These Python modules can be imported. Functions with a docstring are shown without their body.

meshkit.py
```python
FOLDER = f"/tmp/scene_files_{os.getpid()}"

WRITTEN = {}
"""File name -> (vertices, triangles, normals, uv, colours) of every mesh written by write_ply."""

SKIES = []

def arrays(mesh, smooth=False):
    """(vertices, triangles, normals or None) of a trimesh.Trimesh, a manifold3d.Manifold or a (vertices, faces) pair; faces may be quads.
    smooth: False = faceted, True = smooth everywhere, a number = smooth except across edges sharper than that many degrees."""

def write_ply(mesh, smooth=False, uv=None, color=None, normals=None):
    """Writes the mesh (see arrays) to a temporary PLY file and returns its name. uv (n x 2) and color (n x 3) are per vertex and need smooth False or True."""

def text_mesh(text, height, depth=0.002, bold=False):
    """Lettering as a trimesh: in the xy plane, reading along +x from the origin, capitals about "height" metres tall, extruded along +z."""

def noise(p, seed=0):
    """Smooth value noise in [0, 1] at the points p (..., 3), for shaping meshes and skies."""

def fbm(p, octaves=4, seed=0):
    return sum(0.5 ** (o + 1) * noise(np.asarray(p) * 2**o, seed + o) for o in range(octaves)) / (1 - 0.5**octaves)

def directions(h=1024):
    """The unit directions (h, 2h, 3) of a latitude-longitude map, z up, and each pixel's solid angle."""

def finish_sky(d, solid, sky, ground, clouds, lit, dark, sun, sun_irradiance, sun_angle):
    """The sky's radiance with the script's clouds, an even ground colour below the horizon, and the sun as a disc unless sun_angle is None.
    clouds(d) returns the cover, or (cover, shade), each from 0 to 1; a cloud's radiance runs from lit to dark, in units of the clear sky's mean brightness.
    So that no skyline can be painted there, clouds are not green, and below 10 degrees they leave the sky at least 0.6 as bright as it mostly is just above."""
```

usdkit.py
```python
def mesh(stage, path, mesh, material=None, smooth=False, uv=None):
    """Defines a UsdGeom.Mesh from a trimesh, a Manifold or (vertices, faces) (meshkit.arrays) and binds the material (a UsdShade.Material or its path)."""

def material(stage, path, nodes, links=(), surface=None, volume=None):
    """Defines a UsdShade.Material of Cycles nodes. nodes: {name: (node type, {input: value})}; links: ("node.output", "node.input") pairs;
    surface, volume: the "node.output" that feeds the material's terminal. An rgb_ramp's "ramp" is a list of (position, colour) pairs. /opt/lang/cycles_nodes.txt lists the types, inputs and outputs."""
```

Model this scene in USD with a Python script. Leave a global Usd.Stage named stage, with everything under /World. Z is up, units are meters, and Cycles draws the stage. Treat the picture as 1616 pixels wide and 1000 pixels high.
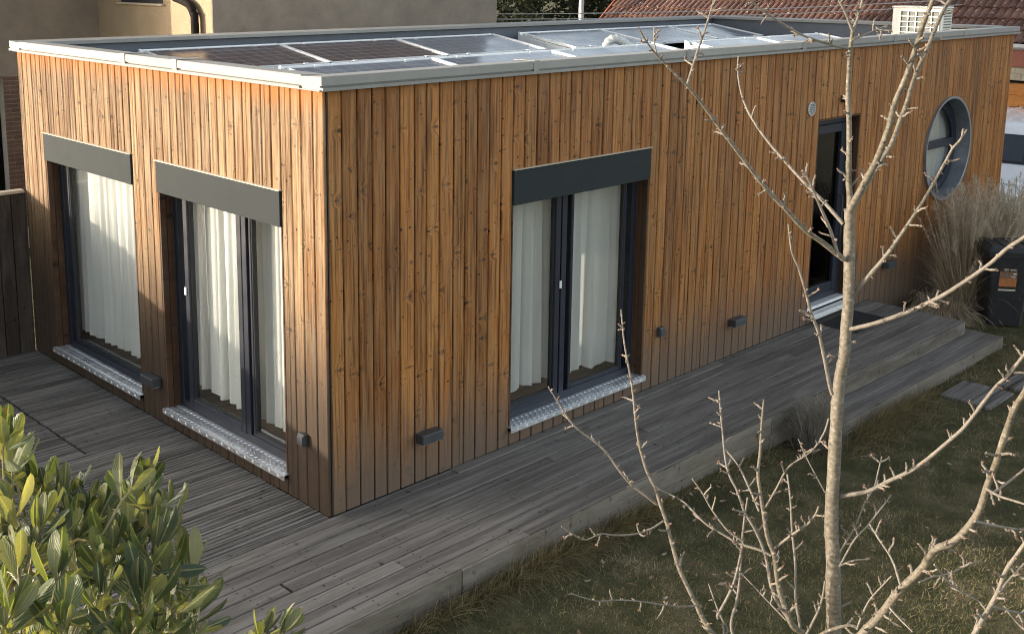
import math, random
import numpy as np
import trimesh, usdkit, meshkit
from shapely.geometry import Polygon, Point, box as sbox
from pxr import Gf, Sdf, Usd, UsdGeom, UsdLux, UsdShade

stage = Usd.Stage.CreateInMemory()
UsdGeom.SetStageUpAxis(stage, "Z"); UsdGeom.SetStageMetersPerUnit(stage, 1.0)
world = UsdGeom.Xform.Define(stage, "/World"); stage.SetDefaultPrim(world.GetPrim())
UsdGeom.Scope.Define(stage, "/World/Looks")

# ---------------------------------------------------------------- camera, sky, sun
F, CX, CY = 1770.94, 716.95, 292.20          # focal length and principal point, for a picture 1616 wide
EYE = np.array([-4.3951, -5.8584, 3.7393]); YAW, PITCH, ROLL = 0.809894, -0.186557, 0.006131
EXPOSURE = 1.60
SUN = np.array([-0.70, 0.62, 0.154]); SUN /= np.linalg.norm(SUN)
SUN_INTENSITY, SKY_STRENGTH = 0.64, 0.15

fw = np.array([math.cos(YAW) * math.cos(PITCH), math.sin(YAW) * math.cos(PITCH), math.sin(PITCH)])
rt = np.array([math.sin(YAW), -math.cos(YAW), 0.0]); upv = np.cross(rt, fw)
cr, sr = math.cos(ROLL), math.sin(ROLL)
rt, upv = cr * rt + sr * upv, -sr * rt + cr * upv
cam = UsdGeom.Camera.Define(stage, "/World/camera")
cam.CreateHorizontalApertureAttr(36.0); cam.CreateVerticalApertureAttr(36.0 * 1000 / 1616)
cam.CreateFocalLengthAttr(F / 1616 * 36)
cam.CreateHorizontalApertureOffsetAttr((808 - CX) / 1616 * 36)
cam.CreateVerticalApertureOffsetAttr((CY - 500) / 1616 * 36)
cam.CreateClippingRangeAttr(Gf.Vec2f(0.05, 5000))
cam.CreateExposureAttr(EXPOSURE)
M4 = Gf.Matrix4d(*rt, 0, *upv, 0, *(-fw), 0, *EYE, 1)
cam.AddTransformOp().Set(M4)

usdkit.material(stage, "/World/Looks/sky_light", {
    "sky": ("sky_texture", {"sky_type": "single_scattering", "sun_disc": False, "sun_elevation": math.asin(SUN[2]),
                            "sun_rotation": math.atan2(SUN[0], SUN[1]), "air_density": 1.0, "aerosol_density": 1.6, "ozone_density": 1.0}),
    "haze": ("hsv", {"saturation": 0.50}), "veil": ("mix_color", {"blend_type": "multiply", "fac": 1.0, "b": (1.0, 1.0, 1.0), "use_clamp": False}),
    "bg": ("background_shader", {"strength": SKY_STRENGTH})}, [("sky.color", "haze.color"), ("haze.color", "veil.a"), ("veil.result", "bg.color")], surface="bg.background")
dome = UsdLux.DomeLight.Define(stage, "/World/sky")
UsdShade.MaterialBindingAPI.Apply(dome.GetPrim()).Bind(UsdShade.Material.Get(stage, "/World/Looks/sky_light"))
sun = UsdLux.DistantLight.Define(stage, "/World/sun")
sun.CreateIntensityAttr(SUN_INTENSITY); sun.CreateNormalizeAttr(True); sun.CreateAngleAttr(0.53); sun.CreateColorAttr(Gf.Vec3f(1.0, 0.88, 0.72))
zz = SUN; xx = np.cross([0, 0, 1], zz); xx /= np.linalg.norm(xx); yy = np.cross(zz, xx)
sun.AddTransformOp().Set(Gf.Matrix4d(*xx, 0, *yy, 0, *zz, 0, 0, 0, 0, 1))

# ---------------------------------------------------------------- helpers
USED = {}
def numbered(parent, name):
    k = (parent, name); n = USED.get(k, 0); USED[k] = n + 1
    return f"{parent}/{name}" if n == 0 else f"{parent}/{name}_{n:03d}"
def path_of(p):
    if p is None: return "/World"
    if isinstance(p, str): return p
    return str(p.GetPath())
def tag(o, label=None, cat=None, group=None, kind=None):
    p = o.GetPrim() if hasattr(o, "GetPrim") else o
    for k, v in (("label", label), ("category", cat), ("group", group), ("kind", kind)):
        if v: p.SetCustomDataByKey(k, v)
    return o
def thing(name, label, cat, group=None, loc=None):
    x = UsdGeom.Xform.Define(stage, numbered("/World", name))
    if loc is not None: x.AddTranslateOp().Set(Gf.Vec3d(*map(float, loc)))
    return tag(x, label, cat, group)
def obj(name, mesh, m, parent=None, smooth=False, rnd=None, prim=None, **kw):
    if isinstance(mesh, MB): mesh = mesh.get()
    o = usdkit.mesh(stage, numbered(path_of(parent), name), mesh, m, smooth=smooth)
    for k_, a_ in (prim or {}).items(): UsdGeom.PrimvarsAPI(o).CreatePrimvar(k_, Sdf.ValueTypeNames.FloatArray, "vertex").Set(np.asarray(a_, np.float32).tolist())
    if rnd is not None:                       # one random number per blade or leaf of the mesh
        per = np.repeat(np.random.default_rng(len(mesh[0])).random(len(mesh[0]) // rnd + 1), rnd)[:len(mesh[0])]
        UsdGeom.PrimvarsAPI(o).CreatePrimvar("tone", Sdf.ValueTypeNames.FloatArray, "vertex").Set(per.astype(np.float32).tolist())
    return tag(o, **kw)
def copy_of(src, name, label, cat, group, mat4):
    x = UsdGeom.Xform.Define(stage, numbered("/World", name))
    x.GetPrim().GetReferences().AddInternalReference(src.GetPath()); x.GetPrim().SetInstanceable(True)
    return tag(x, label, cat, group)

class MB:
    """collects simple shapes into one mesh"""
    def __init__(s): s.v, s.f, s.n = [], [], 0
    def add(s, v, f):
        v = np.asarray(v, float); f = np.asarray(f, int)
        if f.shape[1] == 4: f = np.vstack([f[:, [0, 1, 2]], f[:, [0, 2, 3]]])
        s.v.append(v); s.f.append(f + s.n); s.n += len(v); return s
    def tm(s, m): return s.add(m.vertices, m.faces)
    def get(s): return (np.vstack(s.v), np.vstack(s.f))
    def box(s, x0, x1, y0, y1, z0, z1, c=0.0):
        lo, hi = np.array([min(x0, x1), min(y0, y1), min(z0, z1)]), np.array([max(x0, x1), max(y0, y1), max(z0, z1)])
        if c <= 0:
            v = np.array([[(lo, hi)[i][0], (lo, hi)[j][1], (lo, hi)[k][2]] for i in (0, 1) for j in (0, 1) for k in (0, 1)])
            return s.add(v, [[0, 1, 3, 2], [4, 6, 7, 5], [0, 4, 5, 1], [2, 3, 7, 6], [0, 2, 6, 4], [1, 5, 7, 3]])
        c = min(c, 0.45 * (hi - lo).min()); pts = []
        for i in (0, 1):
            for j in (0, 1):
                for k in (0, 1):
                    b = np.array([(lo, hi)[i][0], (lo, hi)[j][1], (lo, hi)[k][2]]); d = np.array([1 - 2 * i, 1 - 2 * j, 1 - 2 * k]) * c
                    for a in range(3):
                        q = b.copy()
                        for e in range(3):
                            if e != a: q[e] += d[e]
                        pts.append(q)
        h = trimesh.convex.convex_hull(np.array(pts)); return s.add(h.vertices, h.faces)
    def obox(s, c, ax, half, ch=0.0):
        b = MB().box(-half[0], half[0], -half[1], half[1], -half[2], half[2], ch); v, f = b.get()
        return s.add(np.asarray(c) + v @ np.asarray(ax, float), f)
    def beam(s, a, b, w, h, up=(0, 0, 1), ch=0.0):
        a, b = np.asarray(a, float), np.asarray(b, float); d = b - a; L = np.linalg.norm(d); d /= L
        sd = np.cross(up, d); sd /= np.linalg.norm(sd); u = np.cross(d, sd)
        return s.obox((a + b) / 2, [d, sd, u], (L / 2, w / 2, h / 2), ch)
    def prism(s, prof, a0, a1, plane):
        """prof: closed 2-d outline, extruded from a0 to a1 along the axis left over"""
        n = len(prof); P = np.asarray(prof, float)
        def put(q, a):
            z = np.full(len(q), a)
            return {"yz": np.c_[z, q[:, 0], q[:, 1]], "xz": np.c_[q[:, 0], z, q[:, 1]], "xy": np.c_[q[:, 0], q[:, 1], z]}[plane]
        g = Polygon(P)
        v2, f2 = trimesh.creation.triangulate_polygon(g.buffer(0), engine="earcut")
        k = len(v2)
        s.add(np.vstack([put(v2, a0), put(v2, a1)]), np.vstack([f2[:, ::-1], f2 + k]))
        i = np.arange(n); j = (i + 1) % n
        v = np.vstack([put(P, a0), put(P, a1)])
        return s.add(v, np.c_[i, j, j + n, i + n])
    def extr(s, poly, t0, t1, frame):
        """polygon (u, w) pushed from t0 to t1; frame(u, w, t) -> xyz"""
        for g in getattr(poly, "geoms", [poly]):
            if g.is_empty or g.area < 1e-5: continue
            m = trimesh.creation.extrude_polygon(g, 1.0, engine="earcut"); q = m.vertices
            s.add(frame(q[:, 0], q[:, 1], t0 + (t1 - t0) * q[:, 2]), m.faces)
        return s
    def tube(s, pts, rad, n=8, cap=True):
        P = np.asarray(pts, float); m = len(P); R = np.broadcast_to(np.asarray(rad, float), (m,))
        t = np.gradient(P, axis=0); t /= np.linalg.norm(t, axis=1, keepdims=True) + 1e-12
        ref = np.array([0, 0, 1.0]) if abs(t[0][2]) < 0.9 else np.array([1.0, 0, 0])
        nrm = np.cross(t[0], ref); nrm /= np.linalg.norm(nrm); V = []
        a = np.linspace(0, 2 * np.pi, n, endpoint=False)
        for i in range(m):
            nrm = nrm - t[i] * (nrm @ t[i]); nrm /= np.linalg.norm(nrm) + 1e-12; bn = np.cross(t[i], nrm)
            V.append(P[i] + R[i] * (np.cos(a)[:, None] * nrm + np.sin(a)[:, None] * bn))
        V = np.vstack(V); f = []
        for i in range(m - 1):
            k = np.arange(n); k2 = (k + 1) % n
            f.append(np.c_[i * n + k, i * n + k2, (i + 1) * n + k2, (i + 1) * n + k])
        s.add(V, np.vstack(f))
        if cap:
            for i, o in ((0, -1), (m - 1, 1)):
                k = np.arange(n); k2 = (k + 1) % n; base = s.n
                s.add(np.vstack([V[i * n:(i + 1) * n], P[i:i + 1]]), np.c_[k, k2, np.full(n, n)] if o > 0 else np.c_[k2, k, np.full(n, n)])
        return s
    def lathe(s, prof, c, axis="z", n=32):
        P = np.asarray(prof, float); a = np.linspace(0, 2 * np.pi, n, endpoint=False); m = len(P)
        V = []
        for r, h in P:
            q = {"z": np.c_[r * np.cos(a), r * np.sin(a), np.full(n, h)], "y": np.c_[r * np.cos(a), np.full(n, h), r * np.sin(a)], "x": np.c_[np.full(n, h), r * np.cos(a), r * np.sin(a)]}[axis]
            V.append(q + np.asarray(c))
        f = []
        for i in range(m - 1):
            k = np.arange(n); k2 = (k + 1) % n
            f.append(np.c_[i * n + k, i * n + k2, (i + 1) * n + k2, (i + 1) * n + k])
        return s.add(np.vstack(V), np.vstack(f))

def spline(P, step=0.03):
    """points (n, k) -> denser Catmull-Rom points"""
    P = np.asarray(P, float); n = len(P); out = []
    E = np.vstack([2 * P[0] - P[1], P, 2 * P[-1] - P[-2]])
    for i in range(n - 1):
        p0, p1, p2, p3 = E[i:i + 4]; k = max(2, int(np.linalg.norm((p2 - p1)[:3]) / step))
        t = np.linspace(0, 1, k, endpoint=False)[:, None]
        out.append(0.5 * (2 * p1 + (p2 - p0) * t + (2 * p0 - 5 * p1 + 4 * p2 - p3) * t ** 2 + (3 * p1 - p0 - 3 * p2 + p3) * t ** 3))
    return np.vstack(out + [P[-1:]])

# ---------------------------------------------------------------- materials
def mat(name, nodes, links, surface="p.BSDF", **k):
    return usdkit.material(stage, "/World/Looks/" + name, nodes, links, surface=surface, **k)
def plain(name, col, rough=0.6, metal=0.0, spec=0.5, var=0.12, scale=6.0, bump=0.0, bscale=60.0, coat=0.0):
    """a painted or moulded surface with slight uneven tone and gloss"""
    c = np.array(col, float)
    n = {"g": ("geometry", {}), "n1": ("noise_texture", {"scale": scale, "detail": 5.0, "roughness": 0.65}),
         "r": ("rgb_ramp", {"ramp": [(0.3, tuple(c * (1 - var))), (0.7, tuple(np.minimum(c * (1 + var), 1)))]}),
         "mr": ("map_range", {"from_min": 0.3, "from_max": 0.7, "to_min": max(rough - 0.08, 0.02), "to_max": min(rough + 0.1, 1.0)}),
         "oi": ("object_info", {}), "hs": ("map_range", {"to_min": 0.9, "to_max": 1.1}), "mx": ("hsv", {}),
         "p": ("principled_bsdf", {"metallic": metal, "specular_ior_level": spec, "coat_weight": coat})}
    l = [("g.position", "n1.vector"), ("n1.fac", "r.fac"), ("n1.fac", "mr.value"), ("mr.result", "p.roughness"), ("oi.random", "hs.value"), ("hs.result", "mx.value"), ("r.color", "mx.color"), ("mx.color", "p.base_color")]
    if bump:
        n["n2"] = ("noise_texture", {"scale": bscale, "detail": 4.0, "roughness": 0.6}); n["b"] = ("bump", {"strength": bump, "distance": 0.01})
        l += [("g.position", "n2.vector"), ("n2.fac", "b.height"), ("b.normal", "p.normal")]
    return mat(name, n, l)

def wood(name, u, w, tones, late, knot, grey, grey_amount, wear_shade_z=None, top=None, knots=True, wear_shade_low=None, ws=(9.0, 1.6), bands=(14.0, 0.35), rough=0.7, spec=0.3, kscale=(7.6, 3.4), contrast=0.62, fine=1.0, tint=(0.72, 1.22)):
    """boards: u = axis across, w = axis along the grain, in metres of the world; each mesh gets its own stretch of grain"""
    o = {"x": "r", "y": "g", "z": "b"}
    n = {"g": ("geometry", {}), "s": ("separate_xyz", {}), "oi": ("object_info", {}),
         "ru": ("math", {"math_type": "multiply_add", "value2": 31.7}), "rw": ("math", {"math_type": "multiply_add", "value2": 173.3}),
         "uv": ("combine_xyz", {"z": 0.0}), "kv": ("vector_math", {"vector_math_type": "multiply", "vector2": (kscale[0], kscale[1], 1.0)})}
    n["kv"] = ("vector_math", {"math_type": "multiply", "vector2": (kscale[0], kscale[1], 1.0)})
    l = [("g.position", "s.vector"), ("oi.random", "ru.value1"), (f"s.{u}", "ru.value3"), ("oi.random", "rw.value1"), (f"s.{w}", "rw.value3"), ("ru.value", "uv.x"), ("rw.value", "uv.y"), ("uv.vector", "kv.vector1")]
    # knots
    n |= {"vo": ("voronoi_texture", {"dimensions": "2D", "scale": 1.0, "randomness": 0.9}), "kd": ("vector_math", {"math_type": "subtract"}),
          "kd2": ("vector_math", {"math_type": "multiply", "vector2": (1 / kscale[0], 1.15 / kscale[1], 0.0)}), "kl": ("vector_math", {"math_type": "length"}),
          "kn": ("noise_texture", {"scale": 90.0, "detail": 2.0}), "kj": ("math", {"math_type": "multiply_add", "value2": 0.012}),
          "sep": ("separate_color", {}), "has": ("map_range", {"from_min": 0.25, "from_max": 0.3, "clamp": True}),
          "ksz": ("map_range", {"from_min": 0.3, "from_max": 1.0, "to_min": 0.010, "to_max": 0.024}),
          "krel": ("math", {"math_type": "divide"}),
          "km": ("map_range", {"range_type": "smoothstep", "from_min": 0.75, "from_max": 1.25, "to_min": 1.0, "to_max": 0.0, "clamp": True}),
          "kh": ("map_range", {"range_type": "smoothstep", "from_min": 1.0, "from_max": 4.2, "to_min": 1.0, "to_max": 0.0, "clamp": True}),
          "km2": ("math", {"math_type": "multiply"}), "kh2": ("math", {"math_type": "multiply"})}
    l += [("kv.vector", "vo.vector"), ("kv.vector", "kd.vector1"), ("vo.position", "kd.vector2"), ("kd.vector", "kd2.vector1"), ("kd2.vector", "kl.vector1"), ("g.position", "kn.vector"), ("kn.fac", "kj.value1"), ("kl.value", "kj.value3"),
          ("vo.color", "sep.color"), ("sep.r", "has.value"), ("sep.g", "ksz.value"), ("kj.value", "krel.value1"), ("ksz.result", "krel.value2"), ("krel.value", "km.value"), ("krel.value", "kh.value"), ("km.result", "km2.value1"), ("has.result", "km2.value2"), ("kh.result", "kh2.value1"), ("has.result", "kh2.value2")]
    n |= {"kvb": ("vector_math", {"math_type": "multiply", "vector2": (kscale[0] * 2.3, kscale[1] * 1.25, 1.0)}), "vob": ("voronoi_texture", {"dimensions": "2D", "scale": 1.0, "randomness": 1.0}), "kdb": ("vector_math", {"math_type": "subtract"}),
          "kd2b": ("vector_math", {"math_type": "multiply", "vector2": (1 / (kscale[0] * 2.3), 1.1 / (kscale[1] * 1.25), 0.0)}), "klb": ("vector_math", {"math_type": "length"}), "sepb": ("separate_color", {}), "hasb": ("map_range", {"from_min": 0.50, "from_max": 0.55, "clamp": True}),
          "kszb": ("map_range", {"from_min": 0.0, "from_max": 1.0, "to_min": 0.0045, "to_max": 0.011}), "krelb": ("math", {"math_type": "divide"}), "kmb": ("map_range", {"range_type": "smoothstep", "from_min": 0.7, "from_max": 1.3, "to_min": 1.0, "to_max": 0.0, "clamp": True}), "kmb2": ("math", {"math_type": "multiply"}), "kmx": ("math", {"math_type": "maximum"}),
          "ear": ("vector_math", {"math_type": "multiply", "vector2": (0.30, 1.5, 0.0)}), "earl": ("vector_math", {"math_type": "length"}), "earr": ("math", {"math_type": "divide"}), "earm": ("map_range", {"range_type": "smoothstep", "from_min": 0.35, "from_max": 1.05, "to_min": 1.0, "to_max": 0.0, "clamp": True}), "earh": ("math", {"math_type": "multiply"})}
    l += [("uv.vector", "kvb.vector1"), ("kvb.vector", "vob.vector"), ("kvb.vector", "kdb.vector1"), ("vob.position", "kdb.vector2"), ("kdb.vector", "kd2b.vector1"), ("kd2b.vector", "klb.vector1"), ("vob.color", "sepb.color"), ("sepb.r", "hasb.value"), ("sepb.g", "kszb.value"), ("klb.value", "krelb.value1"), ("kszb.result", "krelb.value2"), ("krelb.value", "kmb.value"), ("kmb.result", "kmb2.value1"), ("hasb.result", "kmb2.value2"), ("kmb2.value", "kmx.value1"), ("km2.value", "kmx.value2"),
          ("kd2.vector", "ear.vector1"), ("ear.vector", "earl.vector1"), ("earl.value", "earr.value1"), ("ksz.result", "earr.value2"), ("earr.value", "earm.value"), ("earm.result", "earh.value1"), ("has.result", "earh.value2")]
    # grain, bent round the knots
    n |= {"wb": ("noise_texture", {"scale": 1.0, "detail": 2.0}), "wbs": ("vector_math", {"math_type": "multiply", "vector2": (6.0, 1.3, 1.0)}),
          "gu": ("math", {"math_type": "multiply_add", "value2": 0.03}), "gu2": ("math", {"math_type": "multiply_add", "value2": 0.05}),
          "suv": ("separate_xyz", {}), "gv": ("combine_xyz", {}), "gs": ("vector_math", {"math_type": "multiply", "vector2": (75.0 * fine, 1.1, 1.0)}),
          "gn": ("noise_texture", {"scale": 1.0, "detail": 3.0, "roughness": 0.6}), "fs": ("vector_math", {"math_type": "multiply", "vector2": (420.0 * fine, 9.0, 1.0)}),
          "fn": ("noise_texture", {"scale": 1.0, "detail": 2.0, "roughness": 0.7}),
          "bs": ("vector_math", {"math_type": "multiply", "vector2": (bands[0], bands[1], 1.0)}), "bn": ("noise_texture", {"scale": 1.0, "detail": 2.0})}
    l += [("uv.vector", "wbs.vector1"), ("wbs.vector", "wb.vector"), ("uv.vector", "suv.vector"), ("wb.fac", "gu.value1"), ("suv.x", "gu.value3"), ("kh2.value", "gu2.value1"), ("gu.value", "gu2.value3"), ("gu2.value", "gv.x"), ("suv.y", "gv.y"),
          ("gv.vector", "gs.vector1"), ("gs.vector", "gn.vector"), ("gv.vector", "fs.vector1"), ("fs.vector", "fn.vector"), ("gv.vector", "bs.vector1"), ("bs.vector", "bn.vector")]
    n |= {"base": ("rgb_ramp", {"ramp": tones}), "tm": ("math", {"math_type": "multiply_add", "value2": 0.55}), "tb": ("math", {"math_type": "multiply", "value2": 0.55}),
          "gr": ("map_range", {"range_type": "smoothstep", "from_min": 0.42, "from_max": 0.66, "to_min": 0.0, "to_max": contrast, "clamp": True}),
          "c1": ("mix_color", {"b": late}), "fr": ("map_range", {"from_min": 0.3, "from_max": 0.7, "to_min": 0.62, "to_max": 1.32, "clamp": True}), "c2": ("hsv", {}),
          "ktone": ("math", {"math_type": "multiply", "value2": 0.62}), "c3": ("mix_color", {"b": knot}), "c4": ("mix_color", {"b": tuple(np.array(knot) * 0.55)}),
          "rnd2": ("white_noise_texture", {"dimensions": "1D"}), "rt": ("map_range", {"to_min": tint[0], "to_max": tint[1]}), "c5": ("hsv", {})}
    l += [("oi.random", "tm.value1"), ("bn.fac", "tb.value1"), ("tb.value", "tm.value3"), ("tm.value", "base.fac"), ("gn.fac", "gr.value"), ("base.color", "c1.a"), ("gr.result", "c1.fac"), ("fn.fac", "fr.value"), ("fr.result", "c2.value"), ("c1.result", "c2.color"),
          ("earh.value", "ktone.value1"), ("c2.color", "c3.a"), ("ktone.value", "c3.fac"), ("c3.result", "c4.a"), ("kmx.value", "c4.fac"), ("oi.random", "rnd2.w"), ("rnd2.value", "rt.value"), ("rt.result", "c5.value"), ("c4.result", "c5.color")]
    last = "c5.color"
    # silvered, weathered wood; the end wall's dark foot also holds painted shade
    n |= {"wn": ("noise_texture", {"scale": 1.0, "detail": 4.0, "roughness": 0.62}), "ws": ("vector_math", {"math_type": "multiply", "vector2": (ws[0], ws[1], 1.0)}),
          "wm": ("map_range", {"range_type": "smoothstep", "from_min": 0.4, "from_max": 0.68, "to_min": 0.0, "to_max": grey_amount, "clamp": True}), "c6": ("mix_color", {"b": grey})}
    l += [("uv.vector", "ws.vector1"), ("ws.vector", "wn.vector"), ("wn.fac", "wm.value"), (last, "c6.a")]
    if wear_shade_z:
        n |= {"zn": ("math", {"math_type": "multiply_add", "value2": -0.55}), "zm": ("map_range", {"range_type": "smoothstep", "from_min": wear_shade_z[0], "from_max": wear_shade_z[1], "to_min": wear_shade_z[2], "to_max": 0.0, "clamp": True}), "zmax": ("math", {"math_type": "maximum"})}
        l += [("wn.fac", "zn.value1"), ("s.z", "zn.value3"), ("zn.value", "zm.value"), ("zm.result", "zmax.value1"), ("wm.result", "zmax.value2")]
        if wear_shade_low:
            n["c6b"] = ("mix_color", {"b": wear_shade_low}); l += [("wm.result", "c6.fac"), ("c6.result", "c6b.a"), ("zm.result", "c6b.fac")]
        else:
            l += [("zmax.value", "c6.fac")]
    else:
        l += [("wm.result", "c6.fac")]
    last = "c6b.result" if wear_shade_low and wear_shade_z else "c6.result"
    if top:
        n |= {"tn": ("math", {"math_type": "multiply_add", "value2": 0.35}), "tz": ("map_range", {"range_type": "smoothstep", "from_min": top[0], "from_max": top[1], "to_min": 0.0, "to_max": top[2], "clamp": True}), "c7": ("mix_color", {"b": top[3]})}
        l += [("gn.fac", "tn.value1"), ("s.z", "tn.value3"), ("tn.value", "tz.value"), ("tz.result", "c7.fac"), (last, "c7.a")]
        last = "c7.result"
    n |= {"hb": ("math", {"math_type": "multiply_add", "value2": 0.5}), "hb2": ("math", {"math_type": "multiply_add", "value2": -0.6}), "b": ("bump", {"strength": 0.45, "distance": 0.004}),
          "p": ("principled_bsdf", {"roughness": rough, "specular_ior_level": spec})}
    l += [("fn.fac", "hb.value1"), ("gn.fac", "hb.value3"), ("kmx.value", "hb2.value1"), ("hb.value", "hb2.value3"), ("hb2.value", "b.height"), ("b.normal", "p.normal"), (last, "p.base_color")]
    return mat(name, n, l)

W = {}
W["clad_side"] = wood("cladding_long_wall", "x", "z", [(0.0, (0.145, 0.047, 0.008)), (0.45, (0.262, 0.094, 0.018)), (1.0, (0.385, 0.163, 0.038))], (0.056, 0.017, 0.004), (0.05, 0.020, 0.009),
                      (0.40, 0.225, 0.095), 0.42, ws=(30.0, 1.3), wear_shade_z=(-0.30, 0.62, 0.9), wear_shade_low=(0.095, 0.072, 0.055), contrast=0.85, fine=0.72, rough=0.62, top=(3.02, 3.25, 0.6, (0.30, 0.125, 0.035)))
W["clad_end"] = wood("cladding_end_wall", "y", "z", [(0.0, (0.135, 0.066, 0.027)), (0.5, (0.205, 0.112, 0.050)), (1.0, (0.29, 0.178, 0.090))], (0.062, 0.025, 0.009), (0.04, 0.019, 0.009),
                     (0.33, 0.255, 0.165), 0.60, ws=(34.0, 1.5), wear_shade_z=(0.25, 1.6, 0.93), wear_shade_low=(0.044, 0.031, 0.023), rough=0.7, spec=0.15, top=(2.95, 3.20, 0.9, (0.32, 0.115, 0.024)), contrast=0.9, fine=0.75)  # dark lower boards: weathering plus shade painted into the colour
W["jamb_x"] = wood("reveal_wood", "y", "z", [(0.0, (0.055, 0.025, 0.012)), (1.0, (0.11, 0.052, 0.024))], (0.03, 0.014, 0.007), (0.02, 0.01, 0.006), (0.10, 0.08, 0.06), 0.2)
W["deck"] = wood("deck_boards", "y", "x", [(0.0, (0.055, 0.049, 0.043)), (0.5, (0.085, 0.076, 0.068)), (1.0, (0.13, 0.118, 0.106))], (0.038, 0.031, 0.026), (0.035, 0.028, 0.024),
                 (0.245, 0.228, 0.208), 0.72, rough=0.8, kscale=(7.0, 1.7), contrast=0.8, tint=(0.66, 1.25), ws=(46.0, 0.75), fine=0.55)
W["walk"] = wood("walkway_boards", "y", "x", [(0.0, (0.085, 0.075, 0.066)), (0.5, (0.118, 0.105, 0.093)), (1.0, (0.155, 0.14, 0.125))], (0.075, 0.063, 0.053), (0.05, 0.041, 0.035),
                 (0.225, 0.207, 0.188), 0.55, rough=0.8, kscale=(7.0, 1.9), contrast=0.6, tint=(0.70, 1.22), ws=(16.0, 0.9))
W["deck_end"] = wood("deck_end_boards", "z", "y", [(0.0, (0.12, 0.10, 0.085)), (1.0, (0.22, 0.195, 0.17))], (0.08, 0.065, 0.055), (0.06, 0.05, 0.04), (0.28, 0.26, 0.24), 0.5, rough=0.8)
W["fascia"] = wood("deck_fascia_boards", "z", "x", [(0.0, (0.085, 0.069, 0.053)), (1.0, (0.15, 0.125, 0.098))], (0.075, 0.06, 0.045), (0.06, 0.045, 0.035), (0.21, 0.19, 0.165), 0.5, rough=0.8)
W["fence"] = wood("fence_boards", "x", "z", [(0.0, (0.030, 0.020, 0.015)), (1.0, (0.060, 0.041, 0.030))], (0.025, 0.017, 0.012), (0.02, 0.013, 0.01), (0.12, 0.105, 0.09), 0.35)
W["floor"] = wood("indoor_floor", "y", "x", [(0.0, (0.16, 0.12, 0.08)), (1.0, (0.26, 0.20, 0.14))], (0.07, 0.05, 0.03), (0.06, 0.04, 0.02), (0.2, 0.17, 0.13), 0.1, rough=0.4)
W["garage"] = wood("garage_door_wood", "z", "y", [(0.0, (0.36, 0.13, 0.028)), (1.0, (0.50, 0.21, 0.055))], (0.26, 0.085, 0.018), (0.15, 0.05, 0.015), (0.45, 0.2, 0.06), 0.2, rough=0.45)
MT = {}
MT["dark"] = plain("dark_gap", (0.012, 0.011, 0.010), 0.9, var=0.2)
MT["coping"] = plain("galvanised_coping", (0.235, 0.226, 0.208), 0.55, metal=0.1, var=0.10, scale=9, bump=0.08, bscale=25)
MT["membrane"] = plain("roof_membrane", (0.085, 0.095, 0.115), 0.6, var=0.15, bump=0.15, bscale=14)
MT["alu"] = plain("bare_aluminium", (0.66, 0.67, 0.69), 0.30, metal=0.85, var=0.03)
MT["alu_white"] = plain("mill_finish_rail", (0.74, 0.74, 0.73), 0.38, metal=0.45, var=0.07)
MT["frame"] = plain("anthracite_frame", (0.012, 0.014, 0.021), 0.42, spec=0.35, var=0.15)
MT["screen_box"] = plain("anthracite_sheet", (0.022, 0.027, 0.028), 0.6, metal=0.0, spec=0.12, var=0.08, scale=3)
MT["flash"] = plain("zinc_strip", (0.46, 0.40, 0.31), 0.5, metal=0.2)
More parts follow.
